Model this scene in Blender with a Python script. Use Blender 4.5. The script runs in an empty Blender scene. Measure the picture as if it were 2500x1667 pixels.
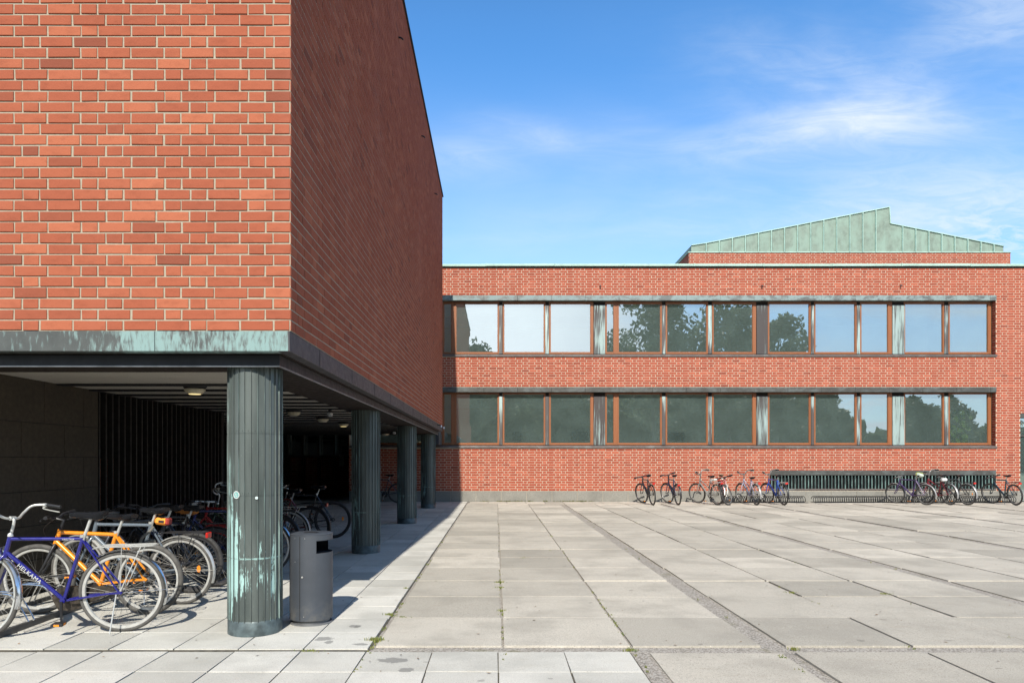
import bpy, math, random
from mathutils import Vector, Matrix
random.seed(7)
R = math.radians
scn = bpy.context.scene
COL = scn.collection

# ------------------------------------------------------------------ camera
CAMZ = 1.45
F = 1667.0                       # focal length in pixels of the 2500 px wide photograph
cam_d = bpy.data.cameras.new('camera'); cam = bpy.data.objects.new('camera', cam_d); COL.objects.link(cam)
cam.location = (0, 0, CAMZ); cam.rotation_euler = (R(90), 0, 0)
cam_d.sensor_width = 36; cam_d.lens = 24.0
cam_d.shift_x = 0.0156; cam_d.shift_y = 0.1154
cam_d.clip_start = 0.05; cam_d.clip_end = 2000
scn.camera = cam

# ------------------------------------------------------------------ light
TAN = 0.82; SX = 0.0367
sun_dir = Vector((SX, 1.0, -TAN)).normalized()      # the way the light travels
sd = bpy.data.lights.new('sun', 'SUN'); sd.energy = 5.0; sd.angle = R(0.53); sd.color = (1.0, 0.94, 0.84)
sun = bpy.data.objects.new('sun', sd); COL.objects.link(sun)
sun.rotation_euler = sun_dir.to_track_quat('-Z', 'Y').to_euler(); sun.location = (0, -10, 30)
scn.view_settings.view_transform = 'Standard'; scn.view_settings.look = 'None'
scn.view_settings.exposure = 0.42; scn.view_settings.gamma = 1.0
scn.cycles.use_denoising = True
scn.cycles.max_bounces = 8; scn.cycles.diffuse_bounces = 4; scn.cycles.glossy_bounces = 4
scn.cycles.transparent_max_bounces = 12; scn.cycles.caustics_reflective = False; scn.cycles.caustics_refractive = False
scn.cycles.sample_clamp_indirect = 6

# ------------------------------------------------------------------ node helper
class NT:
    def __init__(s, tree):
        s.t = tree; s.n = tree.nodes; s.l = tree.links
    def node(s, typ, **kw):
        n = s.n.new(typ)
        for k, v in kw.items(): setattr(n, k, v)
        return n
    def put(s, sock, v):
        if isinstance(v, bpy.types.NodeSocket): s.l.new(v, sock)
        elif v is not None: sock.default_value = v
    def math(s, op, a, b=None, c=None, clamp=False):
        n = s.node('ShaderNodeMath', operation=op); n.use_clamp = clamp
        s.put(n.inputs[0], a); s.put(n.inputs[1], b)
        if c is not None: s.put(n.inputs[2], c)
        return n.outputs[0]
    def mix(s, f, a, b, mode='MIX'):
        n = s.node('ShaderNodeMix', data_type='RGBA', blend_type=mode)
        s.put(n.inputs[0], f); s.put(n.inputs[6], a); s.put(n.inputs[7], b)
        return n.outputs[2]
    def noise(s, vec, scale, detail=4, rough=.55, dist=0.0):
        n = s.node('ShaderNodeTexNoise'); s.put(n.inputs['Vector'], vec)
        n.inputs['Scale'].default_value = scale; n.inputs['Detail'].default_value = detail
        n.inputs['Roughness'].default_value = rough; n.inputs['Distortion'].default_value = dist
        return n.outputs['Fac']
    def ramp(s, f, lo, hi, a=0.0, b=1.0):
        n = s.node('ShaderNodeMapRange'); n.interpolation_type = 'SMOOTHSTEP'
        s.put(n.inputs[0], f); n.inputs[1].default_value = lo; n.inputs[2].default_value = hi
        n.inputs[3].default_value = a; n.inputs[4].default_value = b
        return n.outputs[0]
    def scale(s, vec, v):
        n = s.node('ShaderNodeVectorMath', operation='MULTIPLY'); s.put(n.inputs[0], vec); n.inputs[1].default_value = v
        return n.outputs[0]
    def bump(s, h, strength=.3, dist=.01):
        n = s.node('ShaderNodeBump'); n.inputs['Strength'].default_value = strength; n.inputs['Distance'].default_value = dist
        s.put(n.inputs['Height'], h); return n.outputs[0]

def c4(c): return (c[0], c[1], c[2], 1.0)
def new_mat(name):
    m = bpy.data.materials.new(name); m.use_nodes = True
    t = NT(m.node_tree); b = t.n['Principled BSDF']; return m, t, b
def pos(t):
    return t.node('ShaderNodeNewGeometry').outputs['Position']
def attr(t, name):
    n = t.node('ShaderNodeAttribute'); n.attribute_name = name; return n.outputs['Fac']

def simple(name, col, rough=.5, metal=0.0, var=.15, scale=6.0, bump=0.0, bscale=80., coat=0.0, spec=.5):
    """plain surface with a little mottling, wear and surface grain"""
    m, t, b = new_mat(name)
    co = t.node('ShaderNodeTexCoord').outputs['Object']
    n1 = t.noise(co, scale, 5)
    lo = [max(0, x * (1 - var)) for x in col]; hi = [min(1, x * (1 + var)) for x in col]
    t.put(b.inputs['Base Color'], t.mix(t.ramp(n1, .3, .7), c4(lo), c4(hi)))
    n2 = t.noise(co, scale * 3, 4)
    t.put(b.inputs['Roughness'], t.ramp(n2, .2, .8, max(.05, rough * .8), min(1, rough * 1.2)))
    b.inputs['Metallic'].default_value = metal
    b.inputs['Specular IOR Level'].default_value = spec
    if coat: b.inputs['Coat Weight'].default_value = coat; b.inputs['Coat Roughness'].default_value = .08
    if bump: t.put(b.inputs['Normal'], t.bump(t.noise(co, bscale, 3), bump, .004))
    return m

# ------------------------------------------------------------------ world: real sky plus thin high cloud
w = bpy.data.worlds.new('World'); scn.world = w; w.use_nodes = True
t = NT(w.node_tree); bg = t.n['Background']
sky = t.node('ShaderNodeTexSky', sky_type='NISHITA'); sky.sun_disc = False
sky.sun_elevation = math.atan(TAN); sky.sun_rotation = R(182.1)
sky.air_density = 1.0; sky.dust_density = 0.4; sky.ozone_density = 3.0; sky.altitude = 50
vec = t.node('ShaderNodeTexCoord').outputs['Generated']
sep = t.node('ShaderNodeSeparateXYZ'); t.put(sep.inputs[0], vec)
X, Y, Z = sep.outputs
zz = t.math('ADD', t.math('MAXIMUM', Z, 0.0), 0.10)
comb = t.node('ShaderNodeCombineXYZ')
t.put(comb.inputs[0], t.math('DIVIDE', X, zz)); t.put(comb.inputs[1], t.math('DIVIDE', Y, zz))
plane = comb.outputs[0]
yy = t.math('MAXIMUM', Y, 0.05)
U = t.math('DIVIDE', X, yy); V = t.math('DIVIDE', Z, yy)
uv = t.node('ShaderNodeCombineXYZ'); t.put(uv.inputs[0], U); t.put(uv.inputs[1], V); uvo = uv.outputs[0]
front = t.ramp(Y, .15, .4)
fn = t.noise(t.scale(uvo, (2.6, 7.0, 1)), 1.0, 6, .52, .7)          # wispy streaks
fn2 = t.noise(t.scale(uvo, (2.5, 3.4, 1)), 1.0, 4, .5, .6)
fine = t.noise(t.scale(uvo, (22, 70, 1)), 1.0, 5, .6, 1.2)
def blob(px, py, ru, rv, tilt, amp):
    cu, cv = (px - 1211) / F, (1122 - py) / F
    du = t.math('SUBTRACT', U, cu); dv = t.math('SUBTRACT', V, cv)
    ca, sa = math.cos(R(tilt)), math.sin(R(tilt))
    a = t.math('ADD', t.math('MULTIPLY', du, ca), t.math('MULTIPLY', dv, sa))
    b = t.math('SUBTRACT', t.math('MULTIPLY', dv, ca), t.math('MULTIPLY', du, sa))
    a = t.math('DIVIDE', a, ru / F); b = t.math('DIVIDE', b, rv / F)
    d = t.math('ADD', t.math('MULTIPLY', a, a), t.math('MULTIPLY', b, b))
    return t.math('MULTIPLY', t.math('EXPONENT', t.math('MULTIPLY', d, -1.0)), amp)
blobs = [blob(2360, 275, 440, 66, 4, .60), blob(1960, 200, 300, 110, -14, .24), blob(2520, 40, 250, 130, 10, .42),
         blob(2380, 530, 420, 100, 3, .50), blob(1330, 335, 150, 42, -12, .34), blob(1120, 385, 150, 60, 0, .34),
         blob(1690, 385, 210, 46, -26, .22), blob(1530, 340, 260, 50, -6, .16), blob(2050, 480, 480, 80, 8, .26), blob(2150, 120, 420, 150, 18, .16), blob(1900, 330, 420, 60, 12, .22), blob(1500, 560, 500, 60, 2, .16)]
acc = blobs[0]
for b_ in blobs[1:]: acc = t.math('ADD', acc, b_)
fn3 = t.noise(t.scale(uvo, (7.5, 30.0, 1)), 1.0, 8, .68, 1.6)
streak = t.math('MULTIPLY', t.ramp(fn, .30, .70, .30, 1.25), t.ramp(fn3, .30, .70, .72, 1.2))
cf = t.math('MULTIPLY', t.math('MULTIPLY', acc, streak), .88)
hz = t.math('MULTIPLY', t.math('MULTIPLY', t.ramp(V, .05, .62, .60, 0.0), t.ramp(fn2, .25, .75, .6, 1.2)), 1.0)
rip = t.math('MULTIPLY', t.math('MULTIPLY', blob(2440, 590, 260, 90, 6, .5), 1.0), t.ramp(fine, .4, .65, -.2, .6))
cf = t.math('ADD', t.math('ADD', cf, hz), rip)
cf = t.math('MULTIPLY', cf, front)
back = t.noise(t.scale(plane, (.55, .9, 1)), 1.0, 7, .58, .5)
bc = t.ramp(back, .42, .66, 0.0, .50)
bc = t.math('MULTIPLY', bc, t.math('SUBTRACT', 1.0, front))
bc = t.math('ADD', bc, t.math('MULTIPLY', t.math('MULTIPLY', t.ramp(Z, .02, .45, .75, 0.0), t.math('SUBTRACT', 1.0, front)), 1.0))
bw = t.math('MULTIPLY', t.math('MULTIPLY', t.ramp(X, .0, .30, 1.0, .0), t.ramp(Z, .40, .22, 0, .95)), t.math('SUBTRACT', 1.0, front))
cf = t.math('ADD', t.math('ADD', cf, bc), bw, clamp=True)
skyc = t.mix(1.0, sky.outputs[0], (1.36, 2.45, 3.1, 1), 'MULTIPLY')
zen = t.math('MULTIPLY', t.ramp(Z, .52, .80, 1.0, .42), t.ramp(Y, -.1, -.7, 1.0, .75))     # sky dimmed overhead and behind to weaken the fill in shade
zc = t.node('ShaderNodeCombineXYZ'); [t.put(zc.inputs[i], zen) for i in range(3)]
skyc = t.mix(1.0, skyc, zc.outputs[0], 'MULTIPLY')
cl = t.mix(t.math('MULTIPLY', cf, .92), skyc, (10.5, 11.6, 13.0, 1))
cl = t.mix(t.math('MULTIPLY', bw, .9), cl, (21, 22.5, 24, 1))
t.put(bg.inputs['Color'], cl)
bg.inputs['Strength'].default_value = 0.062

# ------------------------------------------------------------------ object helpers
class MB:
    barfat = 1.0
    """collects shapes and links them as ONE mesh object"""
    def __init__(s): s.v = []; s.f = []; s.m = []; s.sm = []; s.a = []
    def add(s, vs, fs, mi=0, smooth=False, rnd=None, T=None):
        o = len(s.v)
        if T: vs = [T(Vector(p)) for p in vs]
        s.v += [tuple(p) for p in vs]
        for f in fs:
            s.f.append(tuple(i + o for i in f)); s.m.append(mi); s.sm.append(smooth); s.a.append(0.5 if rnd is None else rnd)
    def box(s, a, b, mi=0, bev=0.0, T=None, rnd=None):
        x0, y0, z0 = a; x1, y1, z1 = b
        if x0 > x1: x0, x1 = x1, x0
        if y0 > y1: y0, y1 = y1, y0
        if z0 > z1: z0, z1 = z1, z0
        if bev <= 0:
            vs = [(x0,y0,z0),(x1,y0,z0),(x1,y1,z0),(x0,y1,z0),(x0,y0,z1),(x1,y0,z1),(x1,y1,z1),(x0,y1,z1)]
            fs = [(3,2,1,0),(4,5,6,7),(0,1,5,4),(1,2,6,5),(2,3,7,6),(3,0,4,7)]
            s.add(vs, fs, mi, False, rnd, T); return
        e = min(bev, (x1-x0)/2.01, (y1-y0)/2.01, (z1-z0)/2.01)
        vs = []; idx = {}
        for ix, X_ in ((0, x0), (1, x1)):
            for iy, Y_ in ((0, y0), (1, y1)):
                for iz, Z_ in ((0, z0), (1, z1)):
                    dx = e if ix == 0 else -e; dy = e if iy == 0 else -e; dz = e if iz == 0 else -e
                    idx[(ix,iy,iz,'x')] = len(vs); vs.append((X_, Y_+dy, Z_+dz))
                    idx[(ix,iy,iz,'y')] = len(vs); vs.append((X_+dx, Y_, Z_+dz))
                    idx[(ix,iy,iz,'z')] = len(vs); vs.append((X_+dx, Y_+dy, Z_))
        fs = []
        g = lambda *k: idx[k]
        fs.append((g(0,0,0,'x'), g(0,0,1,'x'), g(0,1,1,'x'), g(0,1,0,'x')))
        fs.append((g(1,0,0,'x'), g(1,1,0,'x'), g(1,1,1,'x'), g(1,0,1,'x')))
        fs.append((g(0,0,0,'y'), g(1,0,0,'y'), g(1,0,1,'y'), g(0,0,1,'y')))
        fs.append((g(0,1,0,'y'), g(0,1,1,'y'), g(1,1,1,'y'), g(1,1,0,'y')))
        fs.append((g(0,0,0,'z'), g(0,1,0,'z'), g(1,1,0,'z'), g(1,0,0,'z')))
        fs.append((g(0,0,1,'z'), g(1,0,1,'z'), g(1,1,1,'z'), g(0,1,1,'z')))
        for i in (0,1):
            for j in (0,1):
                fl = (lambda q: q) if (i + j) % 2 == 0 else (lambda q: q[::-1])
                fs.append(fl((g(i,j,0,'x'), g(i,j,0,'y'), g(i,j,1,'y'), g(i,j,1,'x'))))
                fs.append(fl((g(i,0,j,'z'), g(i,0,j,'x'), g(i,1,j,'x'), g(i,1,j,'z')))) 
                fs.append(fl((g(0,i,j,'y'), g(0,i,j,'z'), g(1,i,j,'z'), g(1,i,j,'y'))))
                for k in (0,1):
                    fs.append((g(i,j,k,'x'), g(i,j,k,'y'), g(i,j,k,'z')) if (i+j+k) % 2 else (g(i,j,k,'z'), g(i,j,k,'y'), g(i,j,k,'x')))
        s.add(vs, fs, mi, False, rnd, T)
    def tube(s, pts, r, seg=8, closed=False, mi=0, T=None, caps=True):
        P = [Vector(p) for p in pts]; n = len(P)
        if not isinstance(r, (list, tuple)): r = [r] * n
        r = [q * MB.barfat for q in r]
        tan = []
        for i in range(n):
            a = P[(i-1) % n] if (closed or i > 0) else P[i]; b = P[(i+1) % n] if (closed or i < n-1) else P[i]
            d = b - a
            tan.append(d.normalized() if d.length > 1e-9 else Vector((0,0,1)))
        up = Vector((0,0,1)) if abs(tan[0].z) < .9 else Vector((0,1,0))
        nrm = (up - tan[0] * up.dot(tan[0])).normalized()
        vs = []
        for i in range(n):
            nrm = nrm - tan[i] * nrm.dot(tan[i])
            nrm = nrm.normalized() if nrm.length > 1e-6 else tan[i].orthogonal().normalized()
            bi = tan[i].cross(nrm)
            for k in range(seg):
                a = 2*math.pi*k/seg
                vs.append(P[i] + (nrm*math.cos(a) + bi*math.sin(a)) * r[i])
        fs = []
        for i in range(n if closed else n-1):
            j = (i+1) % n
            for k in range(seg):
                k2 = (k+1) % seg
                fs.append((i*seg+k, i*seg+k2, j*seg+k2, j*seg+k))
        if caps and not closed:
            fs.append(tuple(range(seg))[::-1]); fs.append(tuple((n-1)*seg+k for k in range(seg)))
        s.add(vs, fs, mi, True, None, T)
    def lathe(s, prof, seg=32, axis='z', c=(0,0,0), mi=0, T=None, closed=False, smooth=True, a0=0, a1=360):
        """prof: (radius, height) pairs"""
        vs = []; n = len(prof); full = abs(a1-a0) >= 359.9
        ns = seg if full else seg + 1
        for i in range(ns):
            a = R(a0 + (a1-a0)*i/seg); ca, sa = math.cos(a), math.sin(a)
            for (r_, h) in prof:
                if axis == 'z': vs.append((c[0]+r_*ca, c[1]+r_*sa, c[2]+h))
                elif axis == 'y': vs.append((c[0]+r_*ca, c[1]+h, c[2]+r_*sa))
                else: vs.append((c[0]+h, c[1]+r_*ca, c[2]+r_*sa))
        fs = []; m = n if closed else n-1
        for i in range(seg):
            j = (i+1) % ns
            for k in range(m):
                k2 = (k+1) % n
                q = (i*n+k, j*n+k, j*n+k2, i*n+k2)
                fs.append(q if axis != 'y' else q[::-1])
        s.add(vs, fs, mi, smooth, None, T)
    def ball(s, c, r, seg=12, mi=0, T=None, sc=(1,1,1)):
        prof = [(math.cos(R(-90+180*i/(seg//2))), math.sin(R(-90+180*i/(seg//2)))) for i in range(seg//2+1)]
        vs = []; n = len(prof)
        for i in range(seg):
            a = 2*math.pi*i/seg
            for (q, h) in prof: vs.append((c[0]+r*q*math.cos(a)*sc[0], c[1]+r*q*math.sin(a)*sc[1], c[2]+r*h*sc[2]))
        fs = [(i*n+k, ((i+1)%seg)*n+k, ((i+1)%seg)*n+k+1, i*n+k+1) for i in range(seg) for k in range(n-1)]
        s.add(vs, fs, mi, True, None, T)
    def build(s, name, mats, parent=None):
        me = bpy.data.meshes.new(name)
        me.from_pydata(s.v, [], s.f)
        if not isinstance(mats, (list, tuple)): mats = [mats]
        for m in mats: me.materials.append(m)
        me.polygons.foreach_set('material_index', s.m)
        me.polygons.foreach_set('use_smooth', s.sm)
        at = me.attributes.new('rnd', 'FLOAT', 'FACE'); at.data.foreach_set('value', s.a)
        if any(s.sm): me.set_sharp_from_angle(angle=R(38))
        me.update()
        o = bpy.data.objects.new(name, me); COL.objects.link(o)
        if parent: o.parent = parent
        return o

def empty(name, loc=(0,0,0), rot=(0,0,0)):
    o = bpy.data.objects.new(name, None); COL.objects.link(o); o.location = loc; o.rotation_euler = rot
    o.empty_display_size = .2
    return o
def tag(o, label, cat, group=None):
    o['label'] = label; o['category'] = cat
    if group: o['group'] = group
    return o
def struct(o): o['kind'] = 'structure'; return o
def SUB(mb, name, mats, part):
    o = mb.build(name, mats); o.parent = part; return o
def wx(px, y): return (px - 1211) / F * y
def wz(py, y): return CAMZ + (1122 - py) / F * y
YW = 23.68                                       # facade plane of the far wing

# ------------------------------------------------------------------ materials
def brick_mat(name, dark, mid, light, streak=.25):
    m, t, b = new_mat(name); p = pos(t); r = attr(t, 'rnd')
    col = t.mix(t.ramp(r, 0.0, .5), c4(dark), c4(mid)); col = t.mix(t.ramp(r, .5, 1.0), col, c4(light))
    n1 = t.noise(t.scale(p, (1, 1, 2.2)), 9, 5, .6)                  # firing clouds within bricks
    col = t.mix(t.math('MULTIPLY', t.ramp(n1, .45, .75), .35), col, c4([x*.62 for x in mid]))
    n2 = t.noise(p, 240, 3, .7)
    col = t.mix(t.math('MULTIPLY', t.ramp(n2, .55, .75), .35), col, c4([x*.5 for x in dark]))
    n3 = t.noise(t.scale(p, (1.0, 1.0, .25)), 1.1, 4, .6)            # long pale runs down the wall
    col = t.mix(t.math('MULTIPLY', t.ramp(n3, .5, .8), streak), col, (.43, .17, .12, 1))
    n4 = t.noise(t.scale(p, (.8, .8, .5)), .7, 3, .5)
    col = t.mix(t.math('MULTIPLY', t.ramp(n4, .52, .75), streak * .8), col, c4([x*.72 for x in mid]))
    t.put(b.inputs['Base Color'], col)
    b.inputs['Roughness'].default_value = .9; b.inputs['Specular IOR Level'].default_value = .12
    h = t.math('ADD', t.noise(p, 120, 4, .65), t.math('MULTIPLY', t.noise(p, 22, 3), 1.6))
    t.put(b.inputs['Normal'], t.bump(h, .35, .004))
    return m
M_brick = brick_mat('red_brick', (.22, .068, .042), (.31, .090, .050), (.385, .125, .068))
M_brickF = brick_mat('red_brick_far_wing', (.225, .053, .033), (.305, .074, .043), (.385, .103, .060), .20)
def mortar(name, c):
    m, t, b = new_mat(name); p = pos(t)
    n = t.noise(p, 30, 5, .65)
    t.put(b.inputs['Base Color'], t.mix(t.ramp(n, .3, .75), c4([x*.82 for x in c]), c4(c)))
    b.inputs['Roughness'].default_value = .95
    t.put(b.inputs['Normal'], t.bump(t.noise(p, 260, 3), .5, .004)); return m
M_mortar = mortar('sandy_mortar', (.38, .34, .26)); M_mortarF = mortar('pale_mortar', (.54, .475, .37))

def copper_mat(name, base, pat, amount=.5, lo=.42, hi=.62, vscale=(9, 9, 1.5), rough=.5, metal=.25, base2=None, band=False):
    """oxidised copper: dark brown sheet with runs of pale green patina"""
    m, t, b = new_mat(name); p = pos(t)
    n1 = t.noise(t.scale(p, vscale), 1.0, 7, .62, .4)
    n2 = t.noise(p, 1.6, 3, .5)
    f = t.math('ADD', n1, t.math('MULTIPLY', t.math('SUBTRACT', n2, .5), .55))
    if band:                                                  # runs concentrated toward the exposed corner
        s_ = t.node('ShaderNodeSeparateXYZ'); t.put(s_.inputs[0], p)
        f = t.math('ADD', f, t.ramp(s_.outputs[0], -4.1, -2.2, -.12, .10))
    f = t.math('MULTIPLY', t.ramp(f, lo, hi), amount)
    bs = t.mix(t.ramp(t.noise(p, 5, 5), .3, .7), c4(base), c4(base2 or [x*1.35 for x in base]))
    col = t.mix(f, bs, c4(pat))
    sp = t.ramp(t.noise(p, 60, 3, .7), .66, .74, 0, .35)
    col = t.mix(sp, col, c4([x*.8 for x in pat]))
    t.put(b.inputs['Base Color'], col)
    t.put(b.inputs['Roughness'], t.ramp(f, 0, 1, rough, .85)); b.inputs['Metallic'].default_value = metal
    t.put(b.inputs['Normal'], t.bump(t.math('ADD', t.noise(t.scale(p, (3,3,3)), 1.0, 3), t.math('MULTIPLY', n1, .25)), .25, .02)); return m
M_band = copper_mat('patinated_copper_band', (.062, .068, .065), (.24, .36, .35), .9, .44, .70, (34, 34, 9), band=True)
M_bandF = copper_mat('weathered_copper_lintel', (.10, .112, .108), (.25, .33, .33), .8, .38, .6, (3.5, 3.5, 6))
M_bandL = copper_mat('dull_copper_lintel', (.055, .055, .050), (.13, .155, .155), .5, .42, .7, (3.5, 3.5, 6))
M_coping = copper_mat('bright_green_copper_coping', (.25, .37, .32), (.37, .53, .46), .8, .35, .6, (1.2, 1.2, 6), .6, 0)
M_clad = copper_mat('green_copper_cladding', (.145, .19, .155), (.235, .33, .275), .9, .36, .66, (2.0, 2.0, .8), .65, 0)
M_darkmetal = simple('dark_painted_steel', (.018, .020, .024), .5, 0, .2, spec=.25)
M_brownmetal = simple('dark_brown_soffit', (.024, .018, .015), .7, 0, .25, spec=.15)
M_sill = copper_mat('brown_copper_sill', (.11, .09, .085), (.25, .30, .30), .35, .5, .75, (4, 4, 4))
def mullion_mat():
    m, t, b = new_mat('fluted_copper_pier'); p = pos(t)
    s_ = t.node('ShaderNodeSeparateXYZ'); t.put(s_.inputs[0], p)
    n1 = t.noise(t.scale(p, (26, 26, 1.2)), 1.0, 6, .6)
    n2 = t.noise(t.scale(p, (.9, .9, .5)), 1.0, 2, .5)
    f = t.math('ADD', n1, t.math('MULTIPLY', t.math('SUBTRACT', n2, .48), 1.3))
    f = t.ramp(f, .46, .70, 0, .85)
    t.put(b.inputs['Base Color'], t.mix(f, (.085, .075, .072, 1), (.40, .52, .50, 1)))
    b.inputs['Metallic'].default_value = .3; b.inputs['Roughness'].default_value = .5
    return m
M_pier = mullion_mat()
def column_mat():
    m, t, b = new_mat('dark_copper_column'); p = pos(t)
    s_ = t.node('ShaderNodeSeparateXYZ'); t.put(s_.inputs[0], p); X_, Y_, Z_ = s_.outputs
    n1 = t.noise(t.scale(p, (22, 22, 2.6)), 1.0, 9, .72, .6)
    n2 = t.noise(t.scale(p, (60, 60, 26)), 1.0, 5, .7)
    low = t.math('ADD', t.ramp(Z_, .3, 1.9, .15, -.22), t.ramp(Z_, .10, .5, -.22, 0.0))
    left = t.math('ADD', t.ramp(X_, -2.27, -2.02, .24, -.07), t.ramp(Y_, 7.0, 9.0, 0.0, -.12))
    left = t.math('ADD', left, t.ramp(t.math('ABSOLUTE', t.math('SUBTRACT', Z_, .637)), .0, .010, .20, 0.0))
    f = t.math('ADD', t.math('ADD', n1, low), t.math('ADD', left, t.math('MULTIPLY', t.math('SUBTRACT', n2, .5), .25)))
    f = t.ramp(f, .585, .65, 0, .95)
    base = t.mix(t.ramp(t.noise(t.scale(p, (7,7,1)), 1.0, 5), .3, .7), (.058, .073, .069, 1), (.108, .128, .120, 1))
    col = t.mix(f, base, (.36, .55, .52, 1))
    scuff = t.ramp(t.noise(p, 38, 5, .75), .67, .73, 0, .5)
    col = t.mix(scuff, col, (.5, .58, .56, 1))
    t.put(b.inputs['Base Color'], col); b.inputs['Metallic'].default_value = .25
    t.put(b.inputs['Roughness'], t.ramp(f, 0, 1, .42, .8)); return m
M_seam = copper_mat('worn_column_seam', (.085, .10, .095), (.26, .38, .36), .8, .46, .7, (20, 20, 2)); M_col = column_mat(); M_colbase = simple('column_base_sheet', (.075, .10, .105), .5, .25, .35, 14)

def wood_mat():
    m, t, b = new_mat('varnished_window_wood'); p = pos(t)
    n = t.noise(t.scale(p, (60, 60, 2)), 1.0, 4)
    t.put(b.inputs['Base Color'], t.mix(n, (.17, .058, .022, 1), (.32, .120, .045, 1)))
    b.inputs['Roughness'].default_value = .42; return m
M_wood = wood_mat()
def stone_mat(name, a, c, sc=40):
    m, t, b = new_mat(name); p = pos(t)
    n = t.noise(p, sc, 6, .7); n2 = t.noise(p, 1.7, 4)
    col = t.mix(t.ramp(n, .3, .7), c4(a), c4(c)); col = t.mix(t.math('MULTIPLY', t.ramp(n2, .4, .7), .4), col, c4([x*.7 for x in a]))
    t.put(b.inputs['Base Color'], col); b.inputs['Roughness'].default_value = .85
    t.put(b.inputs['Normal'], t.bump(n, .3, .005)); return m
M_plinth = stone_mat('grey_granite_plinth', (.17, .165, .145), (.26, .25, .22))
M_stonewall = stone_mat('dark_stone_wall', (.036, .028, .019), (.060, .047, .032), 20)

def slab_mat(name, a, c, grain=.5, warm=None):
    """exposed aggregate concrete; each slab its own tone"""
    m, t, b = new_mat(name); p = pos(t); r = attr(t, 'rnd')
    col = t.mix(r, c4(a), c4(c))
    g = t.noise(p, 130, 3, .8); g2 = t.noise(p, 48, 5, .8); big = t.noise(p, 1.3, 5, .6); med = t.noise(t.scale(p, (3, 9, 3)), 1.0, 5, .65)
    col = t.mix(t.math('MULTIPLY', t.ramp(g, .5, .66), .60 * grain), col, c4([x*.42 for x in a]))
    col = t.mix(t.math('MULTIPLY', t.ramp(g2, .55, .75), .5 * grain), col, c4([min(1, x*1.45) for x in c]))
    col = t.mix(t.math('MULTIPLY', t.ramp(big, .42, .68), .5), col, c4([x*.74 for x in a]))
    col = t.mix(t.math('MULTIPLY', t.ramp(med, .52, .78), .25), col, c4(warm or [x*.8 for x in c]))
    gum = t.ramp(t.noise(p, 7, 2, .4), .735, .75, 0, .45); col = t.mix(gum, col, c4([x*.35 for x in a]))
    fl = t.ramp(t.noise(p, 26, 4, .8), .70, .73, 0, .5); col = t.mix(fl, col, c4([x*.45 for x in a]))
    t.put(b.inputs['Base Color'], col); b.inputs['Roughness'].default_value = .9; b.inputs['Specular IOR Level'].default_value = .2
    t.put(b.inputs['Normal'], t.bump(t.math('ADD', g, g2), .5, .006)); return m
M_slab = slab_mat('plaza_concrete_slab', (.37, .345, .295), (.57, .53, .455), 1.25, (.34, .28, .22))
def tile_mat():
    m = slab_mat('white_paving_tile', (.45, .44, .395), (.63, .615, .56), .9, (.40, .36, .28))
    t = NT(m.node_tree); b = t.n['Principled BSDF']; p = pos(t)
    lk = b.inputs['Base Color'].links[0].from_socket
    s_ = t.node('ShaderNodeSeparateXYZ'); t.put(s_.inputs[0], p); X_, Y_, Z_ = s_.outputs
    nn = t.noise(t.scale(p, (14, 22, 1)), 1.0, 4, .6)
    def spot(x0, y0, rx, ry):
        a = t.math('DIVIDE', t.math('SUBTRACT', X_, x0), rx); q = t.math('DIVIDE', t.math('SUBTRACT', Y_, y0), ry)
        d = t.math('ADD', t.math('ADD', t.math('MULTIPLY', a, a), t.math('MULTIPLY', q, q)), t.math('MULTIPLY', t.math('SUBTRACT', nn, .5), 4.0))
        return t.ramp(d, .9, 1.1, 1, 0)
    st = spot(-1.40, 5.53, .075, .06)
    for q_ in ((-1.33, 5.43, .03, .05), (-1.065, 5.37, .06, .03), (-1.23, 5.95, .05, .05), (-.75, 4.95, .12, .06), (-.62, 4.72, .05, .05)): st = t.math('MAXIMUM', st, spot(*q_))      # damp dark stains by the bin
    wk = t.math('MULTIPLY', st, .62)
    t.put(b.inputs['Base Color'], t.mix(wk, lk, (.13, .13, .125, 1))); return m
M_tile = tile_mat()
def gravel_mat():
    m, t, b = new_mat('pinkish_gravel_joint'); p = pos(t)
    v = t.node('ShaderNodeTexVoronoi'); t.put(v.inputs['Vector'], p); v.inputs['Scale'].default_value = 90
    cr = t.node('ShaderNodeSeparateColor'); t.put(cr.inputs[0], v.outputs['Color'])
    col = t.mix(cr.outputs[0], (.19, .17, .145, 1), (.47, .435, .385, 1))
    gr = t.ramp(t.noise(p, 3.0, 4), .55, .7, 0, .5)
    col = t.mix(gr, col, (.17, .16, .08, 1))
    t.put(b.inputs['Base Color'], col); b.inputs['Roughness'].default_value = .95
    t.put(b.inputs['Normal'], t.bump(v.outputs['Distance'], .8, .01)); return m
M_gravel = gravel_mat()
M_ceil = None
def ceil_mat():
    m, t, b = new_mat('ribbed_white_ceiling_board'); p = pos(t)
    wv = t.node('ShaderNodeTexWave', wave_type='BANDS', bands_direction='X'); t.put(wv.inputs['Vector'], p)
    wv.inputs['Scale'].default_value = 9.0
    n = t.noise(p, 4, 4)
    col = t.mix(t.ramp(wv.outputs['Fac'], .0, .25), (.18, .165, .145, 1), (.50, .465, .41, 1))
    col = t.mix(t.math('MULTIPLY', t.ramp(n, .4, .7), .3), col, (.34, .32, .28, 1))
    t.put(b.inputs['Base Color'], col); b.inputs['Roughness'].default_value = .8
    t.put(b.inputs['Normal'], t.bump(wv.outputs['Fac'], .4, .01)); return m
M_ceil = ceil_mat()
M_black = simple('black_void_paint', (.006, .006, .007), .9, 0, .2)
M_fin = simple('dark_screen_fin', (.010, .009, .008), .7, .0, .3)

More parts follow.
